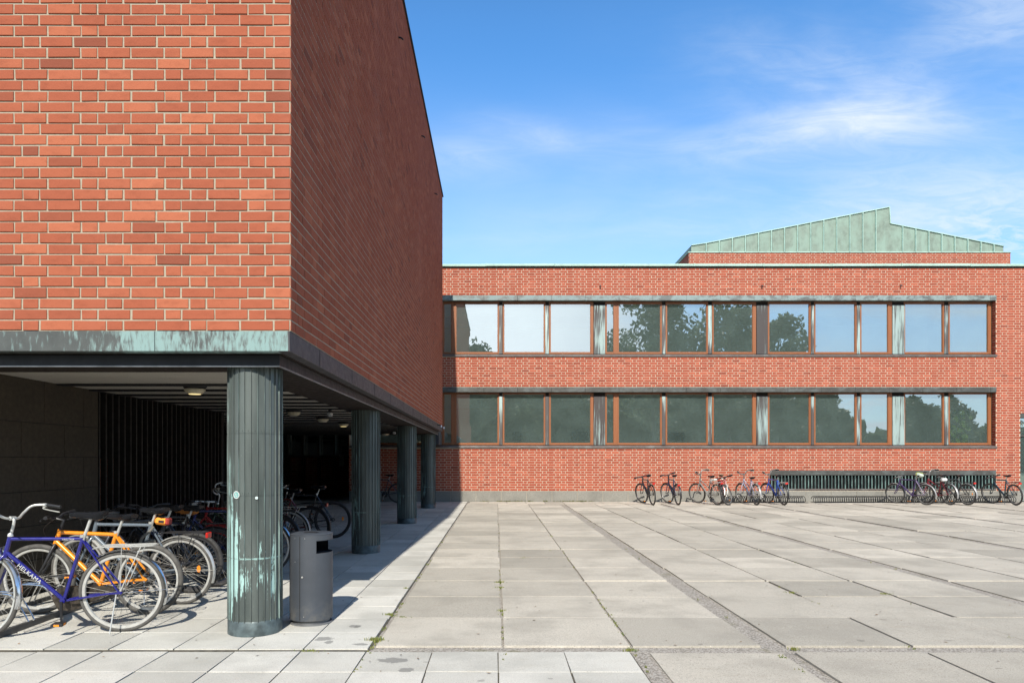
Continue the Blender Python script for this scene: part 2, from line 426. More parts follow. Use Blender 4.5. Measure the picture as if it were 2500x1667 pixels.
def glass_mat(name, refl=.16, tint=(.80, .90, .88), room_haze=.115):
    m = bpy.data.materials.new(name); m.use_nodes = True; t = NT(m.node_tree)
    for n in list(t.n): t.n.remove(n)
    out = t.node('ShaderNodeOutputMaterial')
    gl = t.node('ShaderNodeBsdfGlossy'); gl.inputs['Roughness'].default_value = 0.0; gl.inputs['Color'].default_value = (.93, .98, 1, 1)
    p = pos(t)
    t.put(gl.inputs['Normal'], t.bump(t.noise(p, .9, 2), .10, .012))
    tr = t.node('ShaderNodeBsdfTransparent'); tr.inputs['Color'].default_value = c4(tint)
    fr = t.node('ShaderNodeFresnel'); fr.inputs['IOR'].default_value = 1.5
    k = t.math('ADD', t.math('MULTIPLY', fr.outputs[0], 1.6), refl, clamp=True)
    df = t.node('ShaderNodeBsdfDiffuse'); df.inputs['Color'].default_value = (.62, .86, .80, 1)  # pale diffuse share painted in as the brightness of the rooms behind
    md = t.node('ShaderNodeMixShader'); t.put(md.inputs[0], t.ramp(t.noise(p, 1.3, 4), .2, .8, room_haze*.75, room_haze*1.25)); t.put(md.inputs[1], tr.outputs[0]); t.put(md.inputs[2], df.outputs[0])
    mx = t.node('ShaderNodeMixShader'); t.put(mx.inputs[0], k); t.put(mx.inputs[1], md.outputs[0]); t.put(mx.inputs[2], gl.outputs[0])
    t.put(out.inputs[0], mx.outputs[0]); return m
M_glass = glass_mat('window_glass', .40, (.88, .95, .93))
M_plaster = simple('pale_interior_plaster', (.80, .86, .82), .8, 0, .05, 1.5)
M_floor_in = simple('interior_floor', (.66, .64, .58), .5, 0, .1)
M_grey = simple('grey_furniture', (.07, .075, .07), .6, 0, .15)

# ------------------------------------------------------------------ brick wall generator (real bricks standing proud of the mortar)
ST, HD, CRS, JT, JH = .2655, .1335, .0866, .0124, .0142
def brick_wall(mb, org, u, n, width, z0, z1, openings=(), phase=0.0, jit=.0016, depth=.0075, crs=CRS, flip=0, seed=1):
    """bricks in monk bond (two stretchers, one header); org = lower left corner, u = unit vector along wall, n = outward normal"""
    rg = random.Random(seed)
    O = Vector(org); u = Vector(u); n = Vector(n); up = Vector((0, 0, 1)); per = 2*ST + HD
    nc = int(math.ceil((z1 - z0) / crs - .02))
    def P(a, z, d): return O + u*a + up*z + n*d
    for i in range(nc):
        za = i*crs; zb = min((i+1)*crs, z1 - z0); zc = (za+zb)/2
        spans = [(0.0, width)]
        for (a, b, c, d) in openings:
            if c - z0 < zc < d - z0:
                ns = []
                for (s0, s1) in spans:
                    if b <= s0 or a >= s1: ns.append((s0, s1)); continue
                    if a > s0: ns.append((s0, a))
                    if b < s1: ns.append((b, s1))
                spans = ns
        off = phase + (per*.302 if (i + flip) % 2 else 0.0)
        for (s0, s1) in spans:
            mb.add([P(s0, za, 0), P(s1, za, 0), P(s1, zb, 0), P(s0, zb, 0)], [(0,1,2,3)], 1)
            x = off - per*math.ceil((off - s0)/per + 1)
            seq = [ST, ST, HD]; q = 0; wob = rg.uniform(-.004, .004)
            while x < s1:
                L = seq[q % 3]; q += 1
                a = max(x + JH/2 + wob + rg.uniform(-jit, jit)*1.5, s0 if x < s0 else -1e9); b = min(x + L - JH/2 + wob + rg.uniform(-jit, jit)*1.5, s1)
                x += L
                if b - a < .03 or a >= s1: continue
                bz0 = za + JT/2 + rg.uniform(-jit, jit); bz1 = zb - JT/2 + rg.uniform(-jit, jit)
                d = depth + rg.uniform(-jit, jit)*1.2; e = .0028
                js = [(rg.uniform(-jit, jit), rg.uniform(-jit, jit)) for _ in range(4)]
                cs = [(a+js[0][0], bz0+js[0][1]), (b+js[1][0], bz0+js[1][1]), (b+js[2][0], bz1+js[2][1]), (a+js[3][0], bz1+js[3][1])]
                ins = [(e, e), (-e, e), (-e, -e), (e, -e)]
                vs = [P(c_[0], c_[1], -.002) for c_ in cs] + [P(c_[0], c_[1], d-.0025) for c_ in cs] + [P(c_[0]+k[0], c_[1]+k[1], d) for c_, k in zip(cs, ins)]
                fs = [(8,9,10,11)]
                for k in range(4):
                    k2 = (k+1) % 4
                    fs.append((k, k2, k2+4, k+4)); fs.append((k+4, k2+4, k2+8, k+8))
                g = rg.random(); rv = min(1, max(0, rg.gauss(.56, .14)))
                if g < .018: rv = rg.uniform(0, .12)
                elif g > .95: rv = rg.uniform(.9, 1)
                mb.add(vs, fs, 0, False, rv)

# ------------------------------------------------------------------ ground and paving (the setting)
b = MB(); b.add([(-400,-400,-.09),(400,-400,-.09),(400,500,-.09),(-400,500,-.09)], [(0,1,2,3)])
struct(b.build('ground', simple('dry_lawn_and_soil', (.09, .11, .05), .95, 0, .3, .3)))
b = MB(); b.add([(-5.0,-6,-.015),(26,-6,-.015),(26,YW+4,-.015),(-5.0,YW+4,-.015)], [(0,1,2,3)])
struct(b.build('gravel_bed', M_gravel))
b = MB(); b.add([(-4.995,-2.2,-.009),(-.972,-2.2,-.009),(-.972,YW,-.009),(-4.995,YW,-.009)], [(0,1,2,3)]); b.add([(-.97,-2.2,-.009),(1.02,-2.2,-.009),(1.02,5.165,-.009),(-.97,5.165,-.009)], [(0,1,2,3)])
struct(b.build('joint_sand', simple('dark_joint_sand', (.085,.075,.055), .95, 0, .4, 20)))
rg = random.Random(3)
def slab(mb, x0, x1, y0, y1, top, rnd, j=.004):
    e = .003; dz = [top + rg.uniform(-.0025, .0025) for _ in range(4)]
    x0 += rg.uniform(-j, j); x1 += rg.uniform(-j, j); y0 += rg.uniform(-j, j); y1 += rg.uniform(-j, j)
    c_ = [(a_+rg.uniform(-j,j)*.8, b_+rg.uniform(-j,j)*.8) for a_, b_ in ((x0,y0),(x1,y0),(x1,y1),(x0,y1))]; ins = [(e,e),(-e,e),(-e,-e),(e,-e)]
    # slightly ragged edges
    vs = [(p[0], p[1], top-.05) for p in c_] + [(p[0], p[1], z-.0015) for p, z in zip(c_, dz)] + [(p[0]+k[0], p[1]+k[1], z) for p, k, z in zip(c_, ins, dz)]
    fs = [(8,9,10,11)] + [f for k in range(4) for f in ((k,(k+1)%4,(k+1)%4+4,k+4),(k+4,(k+1)%4+4,(k+1)%4+8,k+8))]
    mb.add(vs, fs, 0, False, rnd)
mb = MB()
rows = []
y = 5.33
for gI in range(7):
    for k, dpt in enumerate((.965, .965, .955)):
        gap = .012 if k < 2 else .05
        if y > YW - 1.2: break
        rows.append((y, y + dpt - gap)); y += dpt
rows = [(4.10, 5.14), (3.0, 4.08), (1.9, 2.98), (.8, 1.88), (-.3, .78), (-1.4, -.32)] + rows
for (y0, y1) in rows:
    for gx in range(-1, 8):
        for k in range(3):
            xa = -.935 + gx*3.19 + (0, 1.0, 2.0)[k] + rg.uniform(-.006, .006); xb = xa + (.975 if k < 2 else .99)
            if y0 < 5.2:
                xa += .10*(gx < 1) ; xb += .10*(gx < 1)
                if xa < 1.05: continue
            if gx < 0: continue
            if xa > 23: continue
            slab(mb, xa, xb, y0, y1, rg.uniform(-.004, .004), min(1, max(0, rg.gauss(.5, .27))))
# last narrow course against the wall
x = -.9
while x < 23:
    slab(mb, x, x+.62, rows[-1][1]+.04, YW-.02, 0, rg.random()); x += .64
struct(mb.build('plaza_slabs', M_slab))
mb = MB()
def trow(y0, y1, xs0, xs1):
    x = .015 - .4985*40
    while x < xs1:
        if x >= xs0 - .01 and x + .49 < xs1 + .02:
            slab(mb, x + .005, x + .4935, y0, y1, rg.uniform(-.002, .002), min(1, max(0, rg.gauss(.5, .22))), .002)
        x += .4985
yr = 5.24
while yr < YW - .1:
    trow(yr + .004, min(yr + .504, YW-.02), -4.99, -.97); yr += .509
yr = 5.17
while yr > -2:
    trow(yr - .487, yr - .006, -4.99, 1.02) ; yr -= .4925
struct(mb.build('walkway_tiles', M_tile))

# ------------------------------------------------------------------ near block on columns
BX, BY0, BY1, BZ0, BZ1 = -1.635, 5.43, 20.8, 2.473, 9.45
blk = tag(empty('brick_block', (BX, BY0, 0)), 'tall windowless red brick block raised on round copper columns at the left', 'building')
def world_child(o, parent):
    o.parent = parent; o.matrix_parent_inverse = Matrix.Translation(parent.location).inverted(); return o
def WC(mb, name, mats, parent):
    o = mb.build(name, mats); return world_child(o, parent)
wall = MB()
# phase: header of lower (B) course between px 262 and 298 -> x
per = 2*ST + HD
hdr = wx(262, BY0) - JH/2                                     # left edge of a header in the bottom course
W_ = 9.0
brick_wall(wall, (BX - W_, BY0, BZ0), (1,0,0), (0,-1,0), W_, BZ0, BZ1, (), phase=(hdr + HD) - (BX - W_) - per*.302, flip=1, seed=5)
brick_wall(wall, (BX, BY0, BZ0), (0,1,0), (1,0,0), BY1-BY0, BZ0, BZ1, (), phase=.12, flip=0, seed=6, depth=.0045, jit=.0008)
wall.box((BX-W_, BY0+.02, BZ0), (BX-.02, BY1, BZ1-.03), 1)
WC(wall, 'wall', [M_brick, M_mortar], blk)
c = MB(); c.box((BX-W_-.05, BY0-.03, BZ1), (BX+.035, BY1+.03, BZ1+.035), 0, .004); WC(c, 'roof_edge', M_darkmetal, blk)
# copper band: front and side, one profile wrapped round the corner
c = MB()
zA, zB = 2.310, BZ0 - .002
c.box((BX-W_, BY0-.012, zA), (BX-.013, BY0+.10, zB), 0, .003)
for k in range(14):                                          # seams
    xs = BX - .30 - k*1.105 + .0
c2 = MB()
for k in range(8):
    xs = wx(379, BY0) + (k-6)*1.42
    if xs < BX-.02: c.box((xs, BY0-.0155, zA+.002), (xs+.004, BY0-.0115, zB-.002), 1)

WC(c, 'copper_band', [M_band, M_darkmetal], blk)
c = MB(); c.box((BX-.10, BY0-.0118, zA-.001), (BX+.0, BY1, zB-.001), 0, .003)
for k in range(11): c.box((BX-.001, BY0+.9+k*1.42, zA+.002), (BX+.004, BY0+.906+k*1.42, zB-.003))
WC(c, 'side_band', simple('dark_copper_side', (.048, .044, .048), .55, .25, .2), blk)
# soffit step and steel fascia
c = MB(); c.box((BX-W_, BY0+.10, 2.305), (BX-.10, BY0+.60, 2.40), 0); c.box((BX-.71, BY0+.60, 2.305), (BX-.10, BY1, 2.40), 0); WC(c, 'band_soffit', M_brownmetal, blk)
FX, FY = BX-.125, BY0+.12
c = MB()
c.box((BX-W_, FY, 2.212), (FX, FY+.03, 2.30)); c.box((FX-.03, FY+.03, 2.212), (FX, BY1-.02, 2.30))
c.box((BX-W_, FY-.004, 2.205), (FX+.004, FY+.012, 2.214), 1); c.box((FX-.012, FY, 2.205), (FX+.004, BY1-.02, 2.2135), 1)  # thin pale strips painted as sun grazing the fascia's lower edge
WC(c, 'fascia', [M_darkmetal, simple('painted_sun_rim', (.25, .26, .27), .4, .5, .3)], blk)
c = MB()
c.box((BX-W_, FY+.03, 2.216), (FX-.03, 5.98, 2.30)); c.box((-2.34, 5.98, 2.216), (FX-.03, BY1-.02, 2.30))
WC(c, 'edge_beam', M_brownmetal, blk)
# ceiling boards with dark gaps between
c = MB(); c.box((-5.0, 5.985, 2.315), (-2.345, 7.255, 2.335)); y = 7.88 - .62
while y < YW - .1:
    a, b_ = max(y, 5.985), min(y + .50, YW-.05)
    if b_ - a > .05: c.box((-5.0 if a < 12.7 else -9.3, a, 2.315), (-2.345, b_, 2.335))
    y += .62
WC(c, 'ceiling_boards', M_ceil, blk)
c = MB(); y = 7.88 - .62*3
y += .62*2
while y < YW - .7:
    c.box((-5.0 if y < 12.7 else -9.3, y+.503, 2.295), (-2.347, y+.617, 2.33)); y += .62
WC(c, 'ceiling_gaps', M_black, blk)
c = MB(); c.box((-9.5, 5.985, 2.42), (-2.345, YW, 2.44)); c.box((-2.345, 6.03, 2.32), (-2.342, BY1, 2.42))
WC(c, 'ceiling_void', M_black, blk)
# columns
def column(yc):
    cx, r = -2.045, .212
    c = MB()
    prof = []; ns = 26
    # vertical sheets with upright seams between: outline as a polygon with little ribs
    pts = []
    for k in range(ns):
        a = 2*math.pi*k/ns + .07; da = 2*math.pi/ns
        for q in range(4):
            aa = a + da*(.055 + .89*q/3); pts.append((r*math.cos(aa), r*math.sin(aa)))
        for q in (.955, .972, 1.016, 1.033):
            aa = a + da*q; rr = r + (.012 if .97 < q < 1.02 else 0.0); pts.append((rr*math.cos(aa), rr*math.sin(aa)))
    zs = [.115, .633, .639, 1.150, 1.156, 1.662, 1.668, 2.216]
    for i in range(0, len(zs)-1):
        off = 0.0 if i % 2 == 0 else -.003
        vs = []
        for z in (zs[i], zs[i+1]):
            for p in pts:
                q = Vector((p[0], p[1])); q = q * (1 + off/ r)
                vs.append((cx+q.x, yc+q.y, z))
        n = len(pts)
        c.add(vs, [(k, (k+1)%n, n+(k+1)%n, n+k) for k in range(n) if k % 8 < 3 or k % 8 == 7], 0, False)
        c.add(vs, [(k, (k+1)%n, n+(k+1)%n, n+k) for k in range(n) if 3 <= k % 8 < 7], 1, False)
    for zr in (.66, 1.176, 1.688):                             # rivet heads
        for k in range(ns*1):
            a = 2*math.pi*(k+.55)/ns + .07
            c.ball((cx+r*math.cos(a)*1.0, yc+r*math.sin(a), zr), .0045, 6)
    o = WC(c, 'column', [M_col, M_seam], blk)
    c = MB(); c.lathe([(.205,.0),(.221,.0),(.2205,.11),(.214,.122),(.2,.122)], 48, 'z', (cx, yc, 0))
    SUB(c, 'column_base', M_colbase, o)
    return o
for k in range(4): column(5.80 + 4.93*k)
# small drain spouts high in the side wall
for (px, py) in ((972, 93), (1028, 333), (1060, 473)):
    yy_ = BX * F / (px - 1211); zz_ = wz(py, yy_)
    c = MB(); c.tube([(BX-.01, yy_, zz_+.01), (BX+.05, yy_, zz_), (BX+.085, yy_, zz_-.03)], .014, 8)
    WC(c, 'drain_spout', M_darkmetal, blk)

# stone wall and slatted screen under the block
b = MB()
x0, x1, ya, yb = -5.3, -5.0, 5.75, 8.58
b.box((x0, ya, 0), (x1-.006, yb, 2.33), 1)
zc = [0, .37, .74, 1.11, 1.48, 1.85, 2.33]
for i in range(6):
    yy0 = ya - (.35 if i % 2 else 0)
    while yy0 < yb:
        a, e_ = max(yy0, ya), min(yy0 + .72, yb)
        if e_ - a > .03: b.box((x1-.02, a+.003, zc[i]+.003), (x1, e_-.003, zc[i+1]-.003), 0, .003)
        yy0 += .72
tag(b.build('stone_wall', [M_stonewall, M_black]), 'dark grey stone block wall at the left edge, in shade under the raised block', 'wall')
b = MB(); y = 8.62
fin = MB()
while y < 12.6:
    fin.box((-5.078, y, .05), (-5.012, y+.028, 2.31)); y += .148
root = tag(empty('slatted_screen', (-5.03, 8.6, 0)), 'row of tall dark vertical slats running back under the raised block behind the parked bicycles', 'screen')
WC(fin, 'slats', M_fin, root)
fr = MB(); fr.box((-5.08, 8.585, 0), (-5.0, 12.7, .05)); WC(fr, 'bottom_rail', M_fin, root); fr = MB(); fr.box((-5.08, 8.585, 2.3105), (-5.003, 12.7, 2.36)); WC(fr, 'top_rail', M_fin, root)
b = MB(); brick_wall(b, (-5.75, 12.7, 0), (0,-1,0), (1,0,0), 12.7-8.4, 0, 1.47, (), seed=9)
b.box((-5.9, 8.3, 1.465), (-5.74, 12.7, 2.45), 2); b.box((-5.9, 8.3, 0), (-5.757, 12.7, 1.475), 1); b.box((-9.4, 12.705, 0), (-5.1, 12.8, 2.45), 2); b.box((-5.9, 8.3, 0), (-5.3, 8.4, 2.45), 2)
tag(b.build('rear_wall', [M_brick, M_mortar, M_black]), 'shaded brick wall glimpsed between the dark vertical slats', 'wall')
b = MB(); b.box((-5.75, 5.75, -.03), (-5.0, 12.75, -.005)); struct(b.build('floor_behind_screen', M_black))
b = MB(); b.box((-9.4, 12.8, -.03), (-5.0, 24.6, -.004)); struct(b.build('undercroft_floor', M_tile))

# ------------------------------------------------------------------ far wing
wing = tag(empty('brick_wing', (0, YW, 0)), 'long two storey red brick wing with two ribbon windows across the back of the square', 'building')
XL, XR = -5.1, 24.0
L0, L1 = 1.86, 3.964; U0, U1 = 5.03, 7.146; WXR = 17.34; VX0, VX1, VZ0, VZ1 = wx(1880, YW), 17.34, .40, 1.08
DX0, DX1, DZ = wx(2491, YW), 20.3, 3.04
ops = [(0, WXR-XL, L0, L1), (0, WXR-XL, U0, U1), (VX0-XL, VX1-XL, VZ0, VZ1), (DX0-XL, DX1-XL, 0, DZ)]
PZ = .37
wl = MB()
brick_wall(wl, (XL, YW, PZ), (1,0,0), (0,-1,0), XR-XL, PZ, 8.09, ops, phase=.0, crs=.0858, jit=.0008, depth=.005, seed=11)
# reveals of brick at right end of ribbons + left end return wall
for (a, b2) in ((L0+.0, L1-.17), (U0+.0, U1-.17)):
    brick_wall(wl, (WXR, YW+.0, a), (0,1,0), (-1,0,0), .19, a, b2, (), seed=12)
brick_wall(wl, (XL, YW+3, PZ), (0,-1,0), (-1,0,0), 3.0, PZ, 8.0, (), seed=13)
wl.box((WXR+.003, YW+.003, .0), (DX0-.002, YW+.4, 8.1), 1); wl.box((DX1+.002, YW+.003, 0), (XR, YW+.4, 8.1), 1)
wl.box((DX0-.002, YW+.003, DZ), (DX1+.002, YW+.4, 8.1), 1)
wl.box((XL+.003, YW+.003, U1), (WXR+.003, YW+.4, 8.1), 1); wl.box((XL+.003, YW+.003, L1), (WXR+.003, YW+.4, U0), 1)
wl.box((XL+.003, YW+.003, VZ1), (WXR+.003, YW+.4, L0), 1); wl.box((XL+.003, YW+.003, 0), (VX0-.001, YW+.4, VZ1), 1)
wl.box((VX0-.001, YW+.003, 0), (WXR+.003, YW+.4, VZ0), 1)
WC(wl, 'wall', [M_brickF, M_mortarF], wing)
c = MB(); x = XL
while x < XR:
    e_ = min(x + .88, XR)
    if x < DX0: c.box((x+.004, YW-.012, 0), (min(e_, DX0)-.004, YW+.02, PZ-.006), 0, .004)
    x += .88
WC(c, 'plinth', M_plinth, wing)
c = MB(); c.box((DX1+.01, YW-.012, 0), (XR, YW+.02, PZ-.006), 0, .004); WC(c, 'plinth', M_plinth, wing)
c = MB(); x = XL-.05; rr = random.Random(2)
while x < XR:                                               # coping sheets, each a touch out of line
    dz = rr.uniform(-.008, .008); c.box((x, YW-.075+rr.uniform(-.004,.004), 8.135+dz), (x+2.38, YW+.45, 8.222+dz), 0, .012)
    c.box((x-.02, YW-.08, 8.13+dz), (x+.02, YW+.45, 8.232+dz), 0, .006); x += 2.4
WC(c, 'coping', M_coping, wing)
c = MB(); c.box((XL, YW-.03, 8.09), (XR, YW+.3, 8.125)); WC(c, 'coping_shadow_gap', M_black, wing)
for (z0, z1, mt) in ((6.965, U1, M_bandF), (3.79, L1, M_bandL)):
    c = MB(); x = XL; rr = random.Random(4)
    while x < WXR:
        e_ = min(x+1.17, WXR); d = rr.uniform(-.002, .002)
        c.box((x+.001, YW-.035+d, z0), (e_-.001, YW+.192, z1-.003), 0, .006); x += 1.17
    WC(c, 'lintel_band', mt, wing)
for z in (U0, L0):
    c = MB(); zt = z+.10
    vs = [(XL, YW-.05, z), (WXR+.02, YW-.05, z), (WXR+.02, YW+.25, z), (XL, YW+.25, z), (XL, YW-.05, z+.055), (WXR+.02, YW-.05, z+.055), (WXR+.02, YW+.25, z+.105), (XL, YW+.25, z+.105)]
    c.add(vs, [(3,2,1,0),(4,5,6,7),(0,1,5,4),(1,2,6,5),(2,3,7,6),(3,0,4,7)])
    x = XL + .4
    while x < WXR: c.box((x, YW-.053, z+.005), (x+.02, YW+.0, z+.062)); x += 1.17
    WC(c, 'sill', M_sill, wing)
# windows: pane rectangles in px, measured at the glass plane
YG = YW + .19
def gx(px): return wx(px, YG)
panes = [(1084.3, 1102.0), (1113.7, 1215.3), (1230.6, 1328.0), (1344.0, 1441.7), (1480.8, 1498.0), (1510.0, 1612.0),
         (1628.0, 1724.5), (1741.5, 1837.0), (1877.4, 1975.0), (1990.0, 2087.0), (2102.2, 2167.0), (2208.8, 2300.3), (2317.8, 2411.0)]
panes = [(890, 985), (1000, 1070)] + panes
piers = [(1449.0, 1477.0), (1846.0, 1873.5), (2177.5, 2207.0)]
mull = [(1218.5, 1226.5), (1331, 1340), (1615.5, 1624), (1728, 1737), (1979, 1986), (2090.5, 2098.5), (2304, 2313.5)]
for fl, (gz0, gz1, oz0, oz1) in enumerate(((2.03, 3.735, L0+.10, 3.79), (5.20, 6.885, U0+.10, 6.965))):
    for (a, b2) in panes:
        x0, x1 = gx(a), gx(b2); fw = .055
        lw = min(fw, .05)
        f_ = MB()
        def fbox(xa, xb, za, zb):
            f_.box((xa, YG-.035, za), (xb, YG+.05, zb), 0, .004); 
        l_out = x0-lw; r_out = x1+lw
        fbox(l_out, x0, oz0+.004, oz1-.002); fbox(x1, r_out, oz0+.004, oz1-.002)
        f_.box((x0, YG-.033, oz0+.004), (x1, YG+.05, gz0), 0, .004); f_.box((x0, YG-.033, gz1), (x1, YG+.05, oz1-.002), 0, .004)
        # inner stepped rebate
        for (q0, q1, q2, q3) in ((x0, x0+.012, gz0, gz1), (x1-.012, x1, gz0, gz1)): f_.box((q0, YG-.012, q2), (q1, YG+.03, q3), 0)
        f_.box((x0+.012, YG-.012, gz0), (x1-.012, YG+.03, gz0+.012))
        o = WC(f_, 'window', M_wood, wing)
        p_ = MB(); yj = YG + .010
        p_.add([(x0+.011, yj, gz0+.011), (x1-.011, yj+.004*random.uniform(-1,1), gz0+.011), (x1-.011, yj+.004*random.uniform(-1,1), gz1), (x0+.011, yj, gz1)], [(0,1,2,3)])
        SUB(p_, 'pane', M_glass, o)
    for (a, b2) in piers:
        x0, x1 = gx(a)+.004, gx(b2)-.004; c = MB(); n = 10
        c.box((x0, YG-.04, oz0+.005), (x1, YG+.1, oz1-.12), 0)
        for k in range(n):
            xa = x0 + (x1-x0)*(k+.2)/n; c.tube([(xa, YG-.04, oz0+.01), (xa, YG-.04, oz1-.125)], (x1-x0)/n*.28, 6)
        c.box((x0-.004, YG-.03, oz1-.12), (x1+.004, YG+.1, oz1-.003), 1)
        WC(c, 'pier', [M_pier, M_brownmetal], wing)
    for (a, b2) in mull:
        c = MB(); x0, x1 = gx(a), gx(b2)
        c.box((x0, YG-.05, oz0+.006), (x1, YG+.06, oz1-.12), 0, .008); c.box((x0-.0, YG-.03, oz1-.118), (x1, YG+.06, oz1-.003), 1)
        WC(c, 'mullion', [M_pier, M_brownmetal], wing)
    # wooden pieces filling the odd joints
    for (a, b2) in ((1071.5+2, 1081), (1105.3, 1110.5), (1501.2, 1506.8), (1414+28.5, 1448.6), (1839.5, 1845.6), (2170.0, 2177), (2414.5, 2419)):
        c = MB(); c.box((gx(a), YG-.025, oz0+.005), (gx(b2), YG+.05, oz1-.003), 0, .003); WC(c, 'timber_post', M_wood, wing)
    c = MB(); c.box((XL, YG-.03, oz1-.003), (WXR, YG+.1, oz1+.05)); WC(c, 'head_rail', M_brownmetal, wing)
# rooms
c = MB()
YB = YG + 4.2
for (za, zb) in ((.9, 3.90), (4.15, 7.10)):
    c.box((XL, YB, za), (WXR+.6, YB+.1, zb), 0); c.box((XL+.2, YG+.12, za-.1), (WXR+.6, YB, za), 1); c.box((XL+.2, YG+.12, zb), (WXR+.6, YB, zb+.1), 0)
    c.box((WXR+.4, YG+.12, za), (WXR+.6, YB, zb), 0); c.box((XL, YG+.12, za), (XL+.15, YB, zb), 0)
    c.box((XL+.2, YG+3.2, zb-.30), (WXR+.6, YG+3.4, zb), 0)     # downstand beam
WC(c, 'interior', [M_plaster, M_floor_in], wing)
c = MB(); c.box((-1.7, YW+.25, 1.86), (WXR+.3, YW+.45, 1.90)); 
c = MB()
c.box((XL, YW+.4, 7.2), (XR, YW+12, 7.95)); WC(c, 'flat_roof', M_grey, wing)
c = MB()
for z in (3.42, 6.55):
    c.box((-2.5, 26.6, z), (11.5, 26.66, z+.022))
tag(c.build('light_rail', simple('cream_painted_rail', (.75, .72, .55), .5)), 'thin pale horizontal rail seen through the windows of the brick wing', 'rail')
for (px0, px1, py0, py1, yd) in ((1252, 1273, 1054, 1075, 27.75), (1396, 1436, 1054, 1075, 27.75), (1630, 1671, 1054, 1074, 27.75)):
    c = MB(); c.box((wx(px0, yd), yd, wz(py1, yd)), (wx(px1, yd), yd+.3, wz(py0, yd)), 0, .01)
    c.box((wx(px0, yd)+.03, yd-.012, wz(py1, yd)+.03), (wx(px1, yd)-.03, yd, wz(py0, yd)-.03))
    tag(c.build('wall_cabinet', M_grey), {1252: 'dark grey wall cabinet low in the second large lower window from the left', 1396: 'dark grey cabinet in the lower window just left of the first wide copper pier', 1630: 'dark grey wall cabinet low in the middle of the lower window row'}[px0], 'cabinet')
# ventilation grille
g = MB()
g.box((VX0, YW-.012, VZ1-.165), (VX1, YW+.05, VZ1), 0, .004); g.box((VX0, YW-.03, VZ0-.0), (VX1, YW+.15, VZ0+.045), 2, .004)
g.box((VX0+.002, YW-.016, VZ1-.012), (VX1-.002, YW+.01, VZ1+.006), 2)
WC(g, 'vent_surround', [M_bandL, M_black, M_sill], wing)
g = MB(); x = VX0 + .05
while x < VX1 - .03:
    g.box((x, YW+.01, VZ0+.045), (x+.030, YW+.055, VZ1-.166)); x += .116
g.box((VX0, YW+.115, VZ0), (VX1, YW+.12, VZ1), 1)
WC(g, 'vent_grille', [copper_mat('green_vent_fin', (.05, .08, .075), (.20, .32, .29), .7), M_black], wing)
# spouts in the parapet
for px, py in ((1465, 698), (1860, 698), (2198, 697)):
    c = MB(); x_, z_ = wx(px, YW), wz(py, YW)
    c.tube([(x_, YW+.01, z_+.01), (x_, YW-.07, z_), (x_, YW-.10, z_-.04)], .022, 8); WC(c, 'drain_spout', M_sill, wing)
# door at the right edge
c = MB(); c.box((DX0, YW-.02, DZ-.13), (DX1, YW+.3, DZ+.02), 0, .004)
c.box((DX0+.003, YW+.14, 0), (DX0+.06, YW+.26, DZ-.13)); c.box((DX1-.06, YW+.14, 0), (DX1-.003, YW+.26, DZ-.13))
c.box((DX0+.06, YW+.16, 2.26), (DX1-.06, YW+.24, 2.32)); c.box(((DX0+DX1)/2-.05, YW+.16, 0), ((DX0+DX1)/2+.05, YW+.24, 2.26))
dr = WC(c, 'door', M_bandL, wing)
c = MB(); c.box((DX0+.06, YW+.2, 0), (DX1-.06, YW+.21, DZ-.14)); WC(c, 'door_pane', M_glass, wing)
c = MB(); c.box((DX0, YW+2.5, 0), (DX1, YW+2.6, 3.2)); WC(c, 'door_lobby', M_black, wing)

# area under the block at the end: glazed entrance wall
ent = tag(empty('entrance_screen', (-5.1, 27, 0)), 'dim glazed entrance wall with dark posts at the far end under the raised block', 'entrance')
c = MB(); brick_wall(c, (-9.3, 27.21, 0), (1,0,0), (0,-1,0), 4.4, 0, 1.56, (), seed=31); c.box((-9.3, 27.22, 0), (-4.9, 27.3, 1.55), 1); WC(c, 'lower_panel', [M_brickF, M_mortarF], ent)
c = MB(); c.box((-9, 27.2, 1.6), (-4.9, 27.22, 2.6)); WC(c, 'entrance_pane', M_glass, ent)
c = MB()
for k in range(7): c.box((-8.9+k*.62, 26.9, 0), (-8.83+k*.62, 27.18, 2.6), 0)
c.box((-9, 26.95, 1.55), (-4.9, 27.19, 1.62)); WC(c, 'post', simple('brown_door_post', (.07, .035, .022), .5), ent)
c = MB(); c.box((-6.18, 26.86, 1.2), (-5.98, 26.885, 1.62), 0, .004); WC(c, 'notice', simple('paper_notice', (.6, .58, .5), .8), ent)
b = MB(); b.box((-9.5, 32, 0), (-4, 32.1, 4)); b.box((-9.5, 23.0, 2.5), (-5.0, 32, 2.6)); b.box((-9.5, 12.8, 0), (-9.4, 32, 3))
tag(b.build('lobby_back_wall', M_black), 'dark lobby wall behind the glazed entrance screen', 'wall')
b = MB(); b.box((-9.5, 24.6, -.03), (-5.0, 32, -.008)); struct(b.build('lobby_floor', M_grey))
# link roof between the block and the wing
b = MB(); b.box((-11, BY1+.002, 2.335), (-1.90, YW-.005, 2.5)); b.box((-2.30, 22.5, 1.95), (-1.88, YW-.02, 2.334), 0, .01)
tag(b.build('link_roof', simple('dark_blue_grey_metal', (.045, .05, .06), .5, .3)), 'low dark metal link roof joining the raised block to the brick wing', 'roof')

